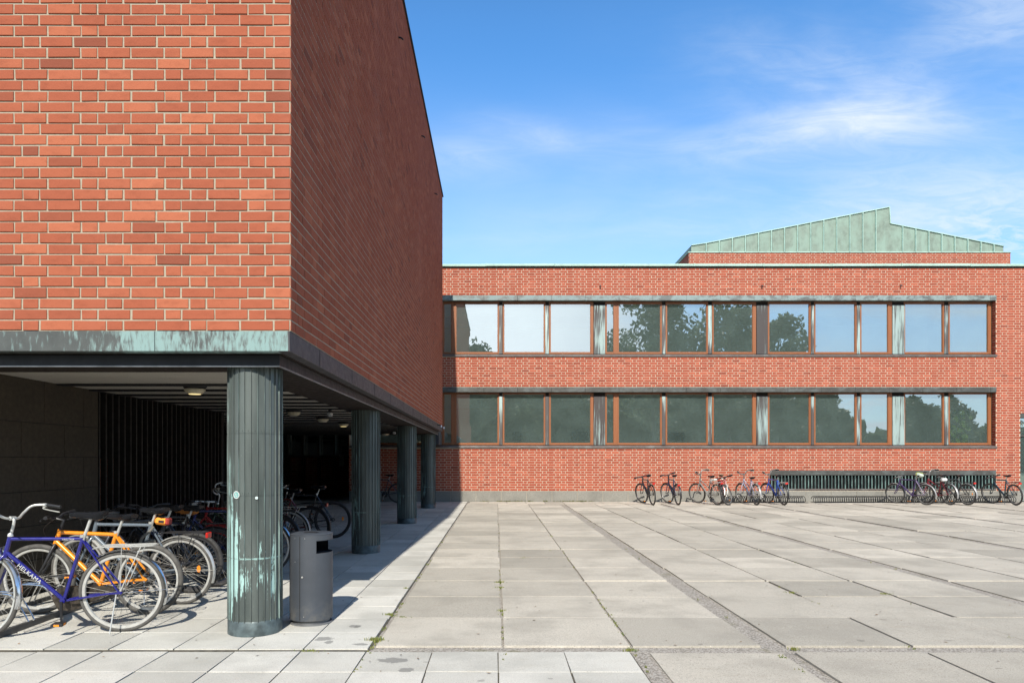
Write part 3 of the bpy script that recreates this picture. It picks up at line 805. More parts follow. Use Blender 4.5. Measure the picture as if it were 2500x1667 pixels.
# ------------------------------------------------------------------ building with the green copper roof, seen over the parapet
YH = 30.0
hall = tag(empty('copper_roofed_hall', (wx(1682, YH), YH, 0)), 'brick hall with stepped pale green copper gable rising over the roof of the brick wing', 'building')
hx0, hx1 = wx(1682, YH), wx(2467, YH)
wl = MB(); ztop = wz(617.5, YH)
brick_wall(wl, (hx0, YH, ztop-18*.0858), (1,0,0), (0,-1,0), hx1-hx0, ztop-18*.0858, ztop, (), seed=21, jit=.0006, depth=.005)
brick_wall(wl, (hx0, YH+12, ztop-18*.0858), (0,-1,0), (-1,0,0), 12, ztop-18*.0858, ztop, (), seed=22, jit=.0006, depth=.005)
wl.box((hx0+.01, YH+.01, 6.5), (hx1, YH+12, ztop-.01), 1)
WC(wl, 'wall', [M_brickF, M_mortarF], hall)
prof = [(1688, 599), (1725, 593.5), (2172, 505.5), (2174, 545.5), (2451, 601)]
P3 = [(wx(px, YH), wz(py, YH)) for px, py in prof]
zb = ztop + .02
c = MB(); n = len(P3)
poly = [(P3[0][0], zb)] + P3 + [(P3[-1][0], zb)]
vs = [(p[0], YH+.02, p[1]) for p in poly] + [(p[0], YH+12, p[1]) for p in poly]; m_ = len(poly)
c.add(vs, [tuple(range(m_)), tuple(range(m_, 2*m_))[::-1]] + [(k, m_+k, m_+(k+1)%m_, (k+1)%m_) for k in range(m_)])
gable = c
def topz(px):
    for (a, b2) in zip(prof[:-1], prof[1:]):
        if a[0] <= px <= b2[0]:
            return a[1] + (b2[1]-a[1])*(px-a[0])/(b2[0]-a[0])
    return prof[-1][1]
c = gable
for px in [1724 + 31.85*k for k in range(14)] + [2203.5 + 31.75*k for k in range(8)]:
    if px > 2449: break
    x_ = wx(px, YH); c.box((x_-.022, YH-.05, zb+.0), (x_+.012, YH+.021, wz(topz(px), YH)-.01), 1, .004); c.box((x_+.012, YH+.002, zb), (x_+.05, YH+.0195, wz(topz(px), YH)-.02), 2)  # flat dark strip right of each seam painted as its shade
WC(gable, 'copper_gable', [M_clad, M_coping, simple('painted_seam_shade', (.09,.13,.11), .8)], hall)
c = MB()
for a, b2 in zip(P3[:-1], P3[1:]):
    d = Vector((b2[0]-a[0], 0, b2[1]-a[1])); 
    c.tube([(a[0], YH, a[1]), (b2[0], YH, b2[1])], .028, 6)
c.box((hx0-.04, YH-.03, ztop), (hx1+.04, YH+12, ztop+.05), 0, .01)
WC(c, 'edge_trim', M_coping, hall)

# ------------------------------------------------------------------ ceiling lamps and cameras under the block
M_lampw = simple('cream_lamp_ring', (.55, .50, .38), .5)
def glow_mat(name, col, s_):
    m, t, b = new_mat(name); b.inputs['Base Color'].default_value = (.6, .55, .4, 1)
    b.inputs['Emission Color'].default_value = c4(col); b.inputs['Emission Strength'].default_value = s_
    n = t.noise(pos(t), 8, 3); t.put(b.inputs['Roughness'], t.ramp(n, .3, .7, .4, .6)); return m
M_glow = glow_mat('lit_lamp_glass', (1.0, .78, .35), .75)
M_dim = simple('unlit_lamp_glass', (.55, .53, .45), .5)
for i, yl in enumerate((8.0, 9.95, 11.9, 13.9, 15.8, 17.8, 19.8, 21.8)):
    lp = tag(empty('ceiling_lamp', (-3.53, yl, 2.315)), 
        ['lit cream ring lamp on the boarded ceiling nearest the front column', 'cream ring lamp on the boarded ceiling hidden behind the front column',
         'unlit cream ring lamp just right of the front column', 'unlit cream ring lamp in the middle of the boarded ceiling', 'lit warm ring lamp left of the second column',
         'ring lamp hidden behind the second column', 'farther ring lamp behind the second column', 'small distant ring lamp between the second and third columns'][i], 'lamp', 'ring lamps on the ceiling under the block')
    c = MB(); c.lathe([(0,0),(.135,0),(.135,-.008),(.115,-.03),(.115,-.045)], 24); c.build('housing', M_black, lp)
    c = MB(); c.lathe([(.115,-.04),(.118,-.058),(.105,-.062),(.105,-.075),(.088,-.079),(.085,-.092),(.07,-.095),(.068,-.088),(.1,-.05)], 24); c.build('shade_ring', M_lampw, lp)
    c = MB(); c.lathe([(0,-.1),(.066,-.1),(.069,-.088),(.0,-.08)], 20); c.build('bulb_glass', M_glow if i in (0, 4) else M_dim, lp)
for k, (x_, y_) in enumerate(((-2.87, 11.8), (-2.98, 20.0))):
    cm = tag(empty('security_camera', (x_, y_, 2.315)), ('small grey security camera hanging from the ceiling beside the middle lamps', 'small pale security camera on the ceiling between the second and third columns')[k], 'camera')
    c = MB(); c.lathe([(0,0),(.03,0),(.03,-.02),(.012,-.025),(.012,-.05)], 12); c.build('bracket', M_darkmetal, cm)
    c = MB(); c.box((-.035, -.09, -.11), (.035, .07, -.05), 0, .012); c.lathe([(0,-.006),(.022,-.006),(.024,0)], 12, 'y', (0,-.09,-.08)); c.build('housing', simple('camera_casing', (.45,.47,.5), .4), cm)
for k, py_ in enumerate((19.0, 19.9)):
    fl_ = tag(empty('flood_light', (BX+.002, py_, 2.42)), ('nearer tiny white flood lamp on the dark side band', 'farther tiny white flood lamp near the end of the dark side band')[k], 'lamp', 'flood lamps on the side band')
    c = MB(); c.tube([(0,0,0), (.07,0,0), (.1,0,-.02)], .012, 8); c.build('arm', M_darkmetal, fl_)
    c = MB(); c.lathe([(0,-.035),(.026,-.035),(.02,.02),(0,.024)], 14, 'z', (.11, 0, -.03)); c.build('head', simple('white_lamp_casing', (.8,.8,.8), .4), fl_)

# stickers on the front column
def sticker(ang, z, r, mats, label):
    cx, cy, rr = -2.045, 5.80, .2235
    c = MB(); n = 20
    for (ra, mi, dd) in ((r, 0, 0.0), (r*.78, 1, .0006)):
        vs = []; 
        for k in range(n):
            a = 2*math.pi*k/n; du = ra*math.cos(a); dz = ra*math.sin(a); A = R(ang) + du/rr
            vs.append((cx+(rr+dd)*math.cos(A), cy+(rr+dd)*math.sin(A), z+dz))
        c.add(vs, [tuple(range(n))], mi)
    if r > .02:
        for (du0, dz0, du1, dz1, w_) in ((-.012,.012,.004,.008,.005), (.004,.008,-.004,-.004,.005), (-.004,-.004,.010,-.010,.005), (-.016,-.004,-.010,-.014,.004)):
            vs = []
            for (du, dz) in ((du0, dz0), (du1, dz1), (du1, dz1-w_), (du0, dz0-w_)):
                A = R(ang)+du/rr; vs.append((cx+(rr+.0012)*math.cos(A), cy+(rr+.0012)*math.sin(A), z+dz))
            c.add(vs, [(0,1,2,3)], 0)
    tag(c.build('sticker', mats), label, 'sticker')
M_white = simple('white_print', (.55, .57, .56), .5, 0, .05)
sticker(248, 1.163, .032, [M_white, simple('green_print', (.16, .34, .32), .5)], 'round white and green worn sticker on the front copper column')
sticker(292, 1.138, .0125, [M_white, simple('pale_print', (.45, .6, .58), .5)], 'tiny pale round sticker right of the bigger sticker on the front column')

# ------------------------------------------------------------------ litter bin
BC = (-1.655, 6.117)
bn = tag(empty('litter_bin', (BC[0], BC[1], 0)), 'dark grey cylindrical metal litter bin standing beside the front copper column', 'bin')
M_bin = simple('grey_powder_coated_steel', (.046, .054, .066), .55, .0, .10, 3, .15, 200)
t = NT(M_bin.node_tree); b_ = t.n['Principled BSDF']; lk = b_.inputs['Base Color'].links[0].from_socket; co = t.node('ShaderNodeTexCoord').outputs['Object']
sc = t.ramp(t.noise(t.scale(co, (9, 9, 26)), 1.0, 6, .7, 2.0), .66, .72, 0, .35)
dr = t.node('ShaderNodeSeparateXYZ'); t.put(dr.inputs[0], co)
dirt = t.math('MULTIPLY', t.ramp(t.noise(co, 11, 5, .7), .4, .7), t.ramp(dr.outputs[2], .02, .28, .6, 0))
t.put(b_.inputs['Base Color'], t.mix(dirt, t.mix(sc, lk, (.17, .18, .19, 1)), (.12, .115, .10, 1)))
M_binin = simple('bin_dark_inside', (.012, .012, .013), .8)
c = MB(); r = .187
zl0, zl1, zo0, zo1 = .045, .795, .632, .742
# shell: 0 deg = +x ; opening on the right side, from front-right round to the back-right
A0, A1 = -62, 52
def shell(a0, a1, z0, z1, seg):
    c.lathe([(r, z0), (r, z1), (r-.004, z1), (r-.004, z0)], seg, 'z', a0=a0, a1=a1, closed=True)
shell(A1, 360+A0, zl0, zo1, 48); shell(A0, A1, zl0, zo0, 18)
shell(A0, 360+A0, zo1, zl1-.006, 60)
c.lathe([(r-.002, zl1-.004), (r+.001, zl1-.004), (r+.001, zl1+.001), (r-.004, zl1+.004), (.001, zl1+.004)], 60)
c.build('body', M_bin, bn)
c = MB()
for a in (-106,):                                            # door joint
    A = R(a); ca, sa = math.cos(A), math.sin(A); tx, ty = -sa, ca
    p = [((r+.0012)*ca + tx*s_*.0035, (r+.0012)*sa + ty*s_*.0035) for s_ in (-1, 1)]
    c.add([(p[0][0], p[0][1], .05), (p[1][0], p[1][1], .05), (p[1][0], p[1][1], zl1-.014), (p[0][0], p[0][1], zl1-.014)], [(0,1,2,3)])
c.build('door_joint', M_binin, bn)
c = MB()
A = R(-99); c.lathe([(0,-.004),(.0075,-.004),(.0085,.0)], 12, 'y', ((r+.001)*math.cos(A), (r+.001)*math.sin(A), .43))
for (a, z) in ((-122, .765), (-92, .765), (-122, .56), (-95, .085)):
    A = R(a); c.ball(((r)*math.cos(A), (r)*math.sin(A), z), .0035, 6)
c.build('lock', simple('steel_lock', (.7,.7,.68), .3, .8), bn)
c = MB(); c.lathe([(.0,.62),(.165,.62),(.165,.60),(.165,.05)], 32); c.box((-.12,-.12,.62), (.015,.12,.742))
c.build('liner', M_binin, bn)
c = MB(); vs = []; n = 14
for k in range(n+1): vs.append((-.06+.12*k/n, -.035+.012*math.sin(math.pi*k/n), zl1+.0052))
for k in range(n+1): vs.append((.06-.12*k/n, .025+.02*math.sin(math.pi*k/n), zl1+.0052))
c.add(vs + [(x_, y_, z_+.003) for x_, y_, z_ in vs], [tuple(range(len(vs), 2*len(vs)))] + [(k, (k+1) % len(vs), (k+1) % len(vs)+len(vs), k+len(vs)) for k in range(len(vs))]); c.build('ash_slot', M_black, bn)
c = MB(); c.lathe([(0,0),(.187,0),(.187,.010),(.182,.014),(.160,.014),(.160,.046),(.0,.046)], 40); c.build('foot', [simple('bin_foot_steel', (.16,.165,.17), .5, .3)], bn)

# ------------------------------------------------------------------ bicycles
def paint(name, col, metal=.1): return simple(name, col, .28, metal, .1, 5, coat=.5)
M_tyre = simple('bicycle_tyre_rubber', (.026, .025, .024), .75, 0, .35, 14, .3, 120)
M_tyreg = simple('dusty_grey_tyre', (.075, .072, .066), .8, 0, .25, 14, .3, 120)
M_alu = simple('bare_aluminium', (.56, .56, .53), .34, .5, .10, 20)
M_rimg = simple('dull_grey_metal', (.16, .16, .155), .45, .4); M_rimd = simple('dark_rim', (.05, .05, .055), .4, .5)
M_spoke = simple('steel_spoke', (.17, .165, .15), .5, .3, .2)
M_chrome = simple('chromed_steel', (.70, .72, .74), .14, .95, .1, 12)
M_blk = simple('black_plastic', (.018, .018, .02), .4, 0, .3)
M_sad = simple('black_vinyl_saddle', (.012, .013, .016), .24, 0, .2, 8, 0, spec=.16)
M_sadO = simple('tan_orange_saddle', (.42, .15, .025), .5, 0, .3, 12)
M_sadB = simple('brown_saddle', (.13, .08, .04), .5, 0, .3, 12)
M_red = simple('red_reflector', (.45, .02, .015), .25, 0, .15); M_amb = simple('amber_reflector', (.8, .25, .02), .3, 0, .1)
M_drive = simple('greasy_drivetrain', (.06, .05, .04), .5, .6, .4, 30)
_wc = {}
def wheel_mesh(Rw, rt, det, rimm, tyrem):
    key = (Rw, rt, det, rimm.name, tyrem.name)
    if key in _wc: return _wc[key]
    sg = 56 if det else 28
    a = MB(); n = 10 if det else 6
    a.lathe([(Rw-rt+rt*math.cos(2*math.pi*k/n), rt*math.sin(2*math.pi*k/n)) for k in range(n)], sg, 'y', closed=True)
    b = MB(); ri = Rw-2*rt+.004
    b.lathe([(ri+.004, -.013), (ri-.018, -.011), (ri-.024, 0), (ri-.018, .011), (ri+.004, .013)], sg, 'y', closed=True)
    c = MB(); ns = 36 if det else 18; sr = .0011 if det else .0009
    for k in range(ns):
        s_ = 1 if k % 2 else -1; a1 = 2*math.pi*k/ns; a2 = a1 + (1 if (k//2) % 2 else -1)*R(62)
        c.tube([(.022*math.cos(a2), s_*.027, .022*math.sin(a2)), ((ri-.02)*math.cos(a1), s_*.003, (ri-.02)*math.sin(a1))], sr, 3, caps=False)
    c.lathe([(.0,-.052),(.009,-.052),(.009,-.034),(.024,-.03),(.024,-.024),(.014,-.02),(.014,.02),(.024,.024),(.024,.03),(.009,.034),(.009,.052),(0,.052)], 12, 'y')
    out = []
    for mb_, nm, mt in ((a, 'tyre', tyrem), (b, 'rim', rimm), (c, 'wheel', M_spoke)):
        o = mb_.build(nm, mt); out.append(o.data); bpy.data.objects.remove(o)
    _wc[key] = out; return out

def arc(c, r, a0, a1, n, y=0):
    return [(c[0]+r*math.cos(R(a0+(a1-a0)*k/n)), y, c[1]+r*math.sin(R(a0+(a1-a0)*k/n))) for k in range(n+1)]
def bezier(pts, n=5):
    """smooth a corner list (Catmull-Rom)"""
    P = [Vector(p) for p in pts]; P = [P[0]] + P + [P[-1]]; out = []
    for i in range(1, len(P)-2):
        for k in range(n):
            u_ = k/n; a, b_, c_, d = P[i-1], P[i], P[i+1], P[i+2]
            out.append(.5*((2*b_) + (-a+c_)*u_ + (2*a-5*b_+4*c_-d)*u_*u_ + (-a+3*b_-3*c_+d)*u_**3))
    out.append(P[-2]); return out

def bicycle(name, label, rear, yaw, frame=(.02,.02,.02), style='diamond', Rw=.343, rt=.018, wb=1.05, bars='city', steer=0, lean=0, fender=None, fcol=None,
            rack=None, saddle=None, det=True, rim=None, tyre=None, fork=None, size=1.0, sadz=.97, kick=True, reflect=False, guard=None, barm=None, group=None, tube=.016, text=None, crank=75, amber=False, lamp=False, hz_=None):
    root = empty(name, (rear[0], rear[1], 0), (R(lean), 0, R(yaw))); tag(root, label, 'bicycle', group)
    fm = paint(name + '_paint', frame); fk = fork or fm; rim = rim or M_alu; tyre = tyre or M_tyre; saddle = saddle or M_sad; barm = barm or M_alu
    sg = 10 if det else 6
    RA = Vector((0, 0, Rw)); FA = Vector((wb, 0, Rw)); BB = Vector((.455, 0, .285))
    hzt = hz_ or (.795*size if size < 1 else .795)
    SC = Vector((.455 - (hzt-.285)*.30, 0, hzt)); HB = Vector((wb-.158, 0, Rw+.335)); HT = HB + Vector((-.040, 0, .145 if style != 'mtb' else .12))
    ax = (HT-HB).normalized()
    Rot = Matrix.Rotation(R(steer), 4, ax)
    def TS(p): return HB + (Rot @ (p - HB))
    # wheels
    tm, rm, wm = wheel_mesh(Rw, rt, det, rim, tyre)
    for (c_, T_) in ((RA, None), (FA, TS)):
        wo = bpy.data.objects.new('wheel', wm); COL.objects.link(wo); wo.parent = root
        if T_: wo.matrix_local = Matrix.Translation(HB) @ Rot @ Matrix.Translation(-HB) @ Matrix.Translation(c_)
        else: wo.location = c_
        for nm, dm in (('tyre', tm), ('rim', rm)):
            q = bpy.data.objects.new(nm, dm); COL.objects.link(q); q.parent = wo
    # frame
    f = MB(); tb = tube
    f.tube([HB - ax*.012, HT + ax*.006], tb*1.15, sg); f.tube([SC + Vector((-.006,0,.02)), BB], tb*.95, sg)
    f.tube([BB + Vector((0,-.034,0)), BB + Vector((0,.034,0))], .021, sg)
    if style == 'step':
        f.tube(bezier([HB + ax*.02, HB + Vector((-.16,0,-.13)), BB + Vector((.14,0,.06)), BB], 5), tb*1.1, sg)
        f.tube(bezier([HT - ax*.05, HT + Vector((-.20,0,-.20)), SC.lerp(BB, .55) + Vector((.10,0,.02)), SC.lerp(BB, .62)], 5), tb*.85, sg)
    elif style == 'mixte':
        f.tube([HB + ax*.02, BB], tb*1.1, sg); f.tube([HT - ax*.03, SC.lerp(BB, .52)], tb*.8, sg)
    else:
        f.tube([HB + ax*.02, BB], tb*1.12, sg); f.tube([HT - ax*.02, SC], tb*.95, sg)
    for s_ in (-1, 1):
        f.tube([SC + Vector((-.004, s_*.014, -.01)), RA + Vector((.012, s_*.062, .01))], tb*.5, 6)
        f.tube([BB + Vector((-.03, s_*.022, 0)), RA + Vector((.10, s_*.058, -.004)), RA + Vector((0, s_*.062, 0))], tb*.58, 6)
        f.tube([RA + Vector((.012, s_*.06, .012)), RA + Vector((-.012, s_*.06, -.006))], .014, 6)
    fo = f.build('frame', fm, root)
    if text:
        for (tx, p0, p1, h_) in text:
            cu = bpy.data.curves.new('lettering', 'FONT'); cu.body = tx; cu.size = h_; cu.extrude = .0006; cu.align_x = 'CENTER'; cu.align_y = 'CENTER'; cu.space_character = 1.1
            to = bpy.data.objects.new('lettering_tmp', cu); COL.objects.link(to)
            bpy.context.view_layer.update()
            me = bpy.data.meshes.new_from_object(to.evaluated_get(bpy.context.evaluated_depsgraph_get())); bpy.data.objects.remove(to)
            me.materials.clear(); me.materials.append(M_white)
            o = bpy.data.objects.new('lettering', me); COL.objects.link(o); o.parent = fo
            # text runs along p0->p1, facing the bicycle's left side (+y)
            ex = (Vector(p1)-Vector(p0)).normalized(); ez = Vector((0, 1, 0)); ey = ez.cross(ex)
            mtx = Matrix((ex, ey, ez)).transposed().to_4x4(); mtx.translation = (Vector(p0)+Vector(p1))/2 + Vector((0, tb*1.12+.001, 0))
            o.matrix_local = mtx
    # fork
    f = MB()
    for s_ in (-1, 1):
        f.tube([HB + Vector((0, s_*.012, -.01)), HB + Vector((.012, s_*.045, -.05)), HB.lerp(FA, .6) + Vector((-.012, s_*.05, 0)), FA + Vector((0, s_*.052, 0))], [tb*.75, tb*.8, tb*.62, tb*.45], sg, T=TS)
    f.lathe([(.0,.01),(.024,.01),(.024,-.012),(0,-.014)], 12, 'z', tuple(HB - ax*.018), T=TS)
    f.build('fork', fk, root)
    # stem + handlebar
    MB.barfat = 1.0 if det else 1.6
    f = MB(); gg = {-1: MB(), 1: MB()}; LL = {-1: MB(), 1: MB()}
    if bars == 'city':
        top = HT + ax*.155 + Vector((.03, 0, 0)); f.tube(bezier([HT, HT + ax*.10, HT + ax*.14 + Vector((.01,0,0)), top]), .0115, sg, T=TS); f.lathe([(.0,0),(.021,0),(.022,.014),(.015,.028)], 12, 'z', tuple(HT), T=TS)
        f.tube([top + Vector((0,-.024,0)), top + Vector((0,.024,0))], .017, sg, T=TS)
        for s_ in (-1, 1):
            pts = bezier([top, top + Vector((.01, s_*.06, .003)), top + Vector((.045, s_*.13, .05)), top + Vector((.03, s_*.19, .105)), top + Vector((-.06, s_*.255, .115)), top + Vector((-.15, s_*.285, .10))], 6)
            f.tube(pts, .0108, sg, T=TS); gg[s_].tube([top + Vector((-.055, s_*.255, .114)), top + Vector((-.165, s_*.288, .099))], [.0155, .0145], sg, T=TS)
            LL[s_].tube(bezier([top + Vector((-.04, s_*.25, .10)), top + Vector((-.02, s_*.245, .085)), top + Vector((-.07, s_*.26, .07)), top + Vector((-.16, s_*.285, .055))]), .0055, 6, T=TS)
            LL[s_].lathe([(0,-.018),(.017,-.018),(.017,.018),(0,.018)], 10, 'x', tuple(top + Vector((-.04, s_*.247, .112))), T=TS)
    elif bars == 'drop':
        top = HT + ax*.06 + Vector((.09, 0, .01)); f.tube([HT, HT + ax*.055, top], .012, sg, T=TS)
        for s_ in (-1, 1):
            pts = bezier([top, top + Vector((.0, s_*.17, 0)), top + Vector((.02, s_*.205, 0)), top + Vector((.10, s_*.21, -.005)), top + Vector((.12, s_*.21, -.07)), top + Vector((.06, s_*.21, -.13)), top + Vector((-.03, s_*.21, -.135))], 6)
            gg[s_].tube(pts[5:], .0155, sg, T=TS); f.tube(pts, .0115, sg, T=TS)
            LL[s_].tube(bezier([top + Vector((.12, s_*.21, .02)), top + Vector((.15, s_*.21, .0)), top + Vector((.14, s_*.21, -.06)), top + Vector((.10, s_*.21, -.10))]), .007, 6, T=TS)
    else:
        up_ = .10 if bars == 'riser' else .05
        top = HT + ax*up_ + Vector((.07, 0, .02)); f.tube([HT, HT + ax*up_, top], .0155, sg, T=TS)
        for s_ in (-1, 1):
            f.tube(bezier([top, top + Vector((0, s_*.09, .005)), top + Vector((-.012, s_*.15, .03 if bars == 'riser' else .006)), top + Vector((-.04, s_*.295, .035 if bars == 'riser' else .01))], 4), .0115, sg, T=TS)
            e0 = top + Vector((-.022, s_*.20, .032 if bars == 'riser' else .008)); e1 = top + Vector((-.042, s_*.305, .036 if bars == 'riser' else .011))
            gg[s_].tube([e0, e1], .0165, sg, T=TS)
            LL[s_].tube(bezier([e0 + Vector((.01, -s_*.03, -.01)), e0 + Vector((.055, -s_*.005, -.02)), e1 + Vector((.05, -s_*.02, -.03))]), .006, 6, T=TS)
    f.build('handlebar', barm, root)
    for s_ in (-1, 1): gg[s_].build('grip', M_blk, root); LL[s_].build('brake_lever', M_alu if bars == 'city' else M_blk, root)
    MB.barfat = 1.0
    # saddle
    SA = SC + Vector((-(sadz-SC.z)*.30, 0, sadz-.055-SC.z))
    f = MB(); f.tube([SC + Vector((0,0,-.02)), SA], .0128, sg)
    f.lathe([(.021,0),(.021,.022),(.015,.024)], 12, 'z', tuple(SC + Vector((0,0,.012)))); f.build('seat_post', M_alu, root)
    f = MB(); sec = [(-.135, .070, .000, .022), (-.120, .082, .006, .040), (-.08, .083, .003, .046), (-.03, .056, -.002, .038), (.03, .032, -.003, .032), (.09, .023, -.002, .026), (.13, .019, -.005, .022), (.142, .010, -.012, .010)]
    vs = []; ns = 12
    for (sx_, hw, zt, dp) in sec:
        for k in range(ns):
            a = 2*math.pi*k/ns; yy_ = hw*math.cos(a); zz_ = math.sin(a)
            z_ = zt + (.006*zz_ if zz_ > 0 else dp*1.6*zz_) + .058 - .012*(abs(yy_)/.083)**2
            vs.append((SA.x + .02 + sx_, yy_, SA.z + z_ - .008))
    m2 = len(sec); fs = [(i*ns+k, i*ns+(k+1)%ns, (i+1)*ns+(k+1)%ns, (i+1)*ns+k) for i in range(m2-1) for k in range(ns)]
    fs += [tuple(range(ns))[::-1], tuple((m2-1)*ns+k for k in range(ns))]
    f.add(vs, [q[::-1] for q in fs], 0, True); f.tube([SA + Vector((-.07,0,-.012)), SA + Vector((.09,0,-.002))], .006, 6); f.build('saddle', saddle, root)
    # cranks, chainring, chain
    f = MB(); f.lathe([(.045,-.002),(.095,-.002),(.098,0),(.095,.002),(.045,.002)], 28, 'y', tuple(BB + Vector((0,-.045,0))), closed=True)
    for s_ in (-1, 1): f.tube([RA + Vector((0,-.042, s_*.036)), BB + Vector((0,-.045, s_*.092))], .004, 4)
    f.lathe([(.01,-.012),(.036,-.012),(.038,0),(.01,.012)], 16, 'y', tuple(RA + Vector((0,-.046,0)))); f.build('chainset', M_drive, root)
    cr = R(crank)
    for s_ in (1, -1):
        d = Vector((math.cos(cr), 0, -math.sin(cr))) * .17 * s_
        f = MB(); f.tube([BB + Vector((0, s_*.055, 0)), BB + d + Vector((0, s_*.072, 0))], [.012, .009], 6); co = f.build('crank', M_blk if det else M_alu, root)
        e = BB + d + Vector((0, s_*.12, 0)); f = MB(); f.box((e.x-.045, e.y-.042, e.z-.012), (e.x+.045, e.y+.042, e.z+.012), 0, .005); f.build('pedal', M_blk, co)
        f = MB(); f.box((e.x-.020, e.y-.0435, e.z-.008), (e.x+.02, e.y+.0435, e.z+.008), 0); f.box((e.x-.0455, e.y-.02, e.z-.008), (e.x+.0455, e.y+.02, e.z+.008), 0); f.build('pedal_reflector', M_amb, co)
    if guard:
        f = MB(); pts = [(RA.x+.02, RA.z+.03), (BB.x-.02, BB.z+.105), (BB.x+.07, BB.z+.085), (BB.x+.11, BB.z), (BB.x+.07, BB.z-.085), (BB.x-.02, BB.z-.105), (BB.x-.13, BB.z-.075)]
        vs = [(p[0], y_, p[1]) for y_ in (-.040, -.066) for p in pts]; n = len(pts)
        f.add(vs, [tuple(range(n)), tuple(range(n, 2*n))[::-1]] + [(k, k+n, (k+1)%n+n, (k+1)%n) for k in range(n)]); f.build('chain_guard', guard, root)
    if kick:
        f = MB(); ka = (RA + Vector((.03, .06, -.01)), Vector((.05, .16, .03))) if kick == 'rear' else (BB + Vector((-.10, .045, -.02)), Vector((.30, .15, .03)))
        f.tube([ka[0], ka[1]], .0055, 6); f.build('kickstand', M_alu if det else M_blk, root)
    if fender:
        fmx = fcol or M_chrome
        for (c_, a0, a1, T_, nm) in ((RA, -8, 165, None, 'rear_fender'), (FA, 20, 172, TS, 'front_fender')):
            if nm == 'rear_fender': a0, a1 = 38, 200
            else: a0, a1 = (62, 196)
            f = MB(); n = 26; Ro = Rw + .014; wdt = rt + .008; vs = []; q = 5
            for k in range(n+1):
                a = R(a0 + (a1-a0)*k/n); 
                for j in range(q):
                    v_ = -1 + 2*j/(q-1); rr_ = Ro - .012*v_*v_
                    vs.append((c_.x + rr_*math.cos(a), v_*wdt, c_.z + rr_*math.sin(a)))
            base_n = len(vs)
            vs += [(p[0] + (c_.x-p[0])*.006, p[1], p[2] + (c_.z-p[2])*.006) for p in vs]
            fs = [(k*q+j, k*q+j+1, (k+1)*q+j+1, (k+1)*q+j) for k in range(n) for j in range(q-1)]
            fs += [tuple(i + base_n for i in f_[::-1]) for f_ in fs]
            f.add(vs, fs, 0, True, None, T_)
            for s_ in (-1, 1):
                a = R(a1-22 if nm == 'rear_fender' else a1-15); f.tube([c_ + Vector((0, s_*.05, 0)), c_ + Vector((Ro*math.cos(a), s_*wdt, Ro*math.sin(a)))], .0024, 4, T=T_)
            f.build(nm, fmx, root)
    if rack:
        f = MB(); zt = RA.z + Rw + .045; x0_, x1_ = .13, -.24
        for s_ in (-1, 1):
            f.tube(bezier([(x0_+.09, s_*.02, zt-.02), (x0_, s_*.06, zt), (-.05, s_*.065, zt), (x1_, s_*.062, zt+.004), (x1_-.03, s_*.03, zt+.002), (x1_-.035, 0, zt+.002)], 4), .0048, 6)
            f.tube([(-.17, s_*.064, zt), (0.0, s_*.062, RA.z+.01)], .0045, 6); f.tube([(-.02, s_*.064, zt), (0.0, s_*.062, RA.z+.01)], .003, 5)
        for yy_ in (-.022, .022): f.tube([(x0_, yy_, zt), (x1_-.02, yy_, zt+.003)], .0035, 5)
        for xx_ in (.1, 0, -.1, -.2): f.tube([(xx_, -.064, zt-.003), (xx_, .064, zt-.003)], .0038, 5)
        f.build('luggage_rack', rack, root)
    if reflect:
        f = MB(); zr = RA.z + Rw + (.02 if rack else -.04); xr = -.285 if rack else -.20
        f.box((xr-.018, -.045, zr-.028), (xr+.01, .045, zr+.028), 0, .008); f.build('rear_reflector', M_red, root)
    if amber:
        f = MB(); f.lathe([(0,-.006),(.018,-.006),(.02,0),(.018,.006),(0,.006)], 14, 'y', (0,0,0)); 
        o = f.build('spoke_reflector', M_amb, root); o.location = RA + Vector((-.19, .012, .02)); o.scale = (1, 1, 1.9)
    if lamp:
        f = MB(); f.lathe([(0,.03),(.02,.03),(.034,-.02),(.036,-.035),(0,-.03)], 16, 'x', tuple(HB + Vector((.055,0,.03))), T=TS); f.build('headlight', M_chrome, root)
    # cables
    f = MB(); f.tube(bezier([HT + ax*.12 + Vector((.0,.18,.02)), HT + Vector((.10,.10,.03)), HB + Vector((.05,.02,.02)), HB + Vector((.0,.012,-.02))]), .0025, 5, T=TS); f.build('cable', M_blk, root)
    return root

GL = 'bicycles parked in the rack under the raised block'; GF = 'bicycles parked against the wall of the brick wing'
blue = (.014, .014, .17)
# 1 blue city bicycle
yaw1 = math.degrees(math.atan2(5.60-5.77, -4.18+3.148))
def P1(x, z): return (x, 0, z)
bicycle('bicycle', 'blue city bicycle with chrome mudguards and black saddle, front of the rack', (-3.148, 5.77), yaw1, blue, 'diamond', .343, .0185, 1.045, 'city', -28, -3,
        True, M_chrome, M_alu, M_sad, True, M_alu, M_tyreg, sadz=1.02, guard=M_drive, group=GL, lamp=True, crank=92, kick='rear',
        text=[('HELKAMA', (.80, 0, .6003), (.612, 0, .4284), .048), ('VAELTAJA', (.44, 0, .7935), (.37, 0, .7935), .019)], tube=.0155)
# 2 orange
bicycle('bicycle', 'orange and yellow mountain bicycle with black fork behind the blue bicycle', (-3.267, 6.41), 179.0, (.78, .26, .015), 'mtb', .33, .024, 1.05, 'riser', 12, 2,
        None, None, None, M_sad, True, M_alu, M_tyreg, fork=M_blk, sadz=.94, hz_=.745, barm=M_blk, group=GL, tube=.0195, kick=False, crank=20)
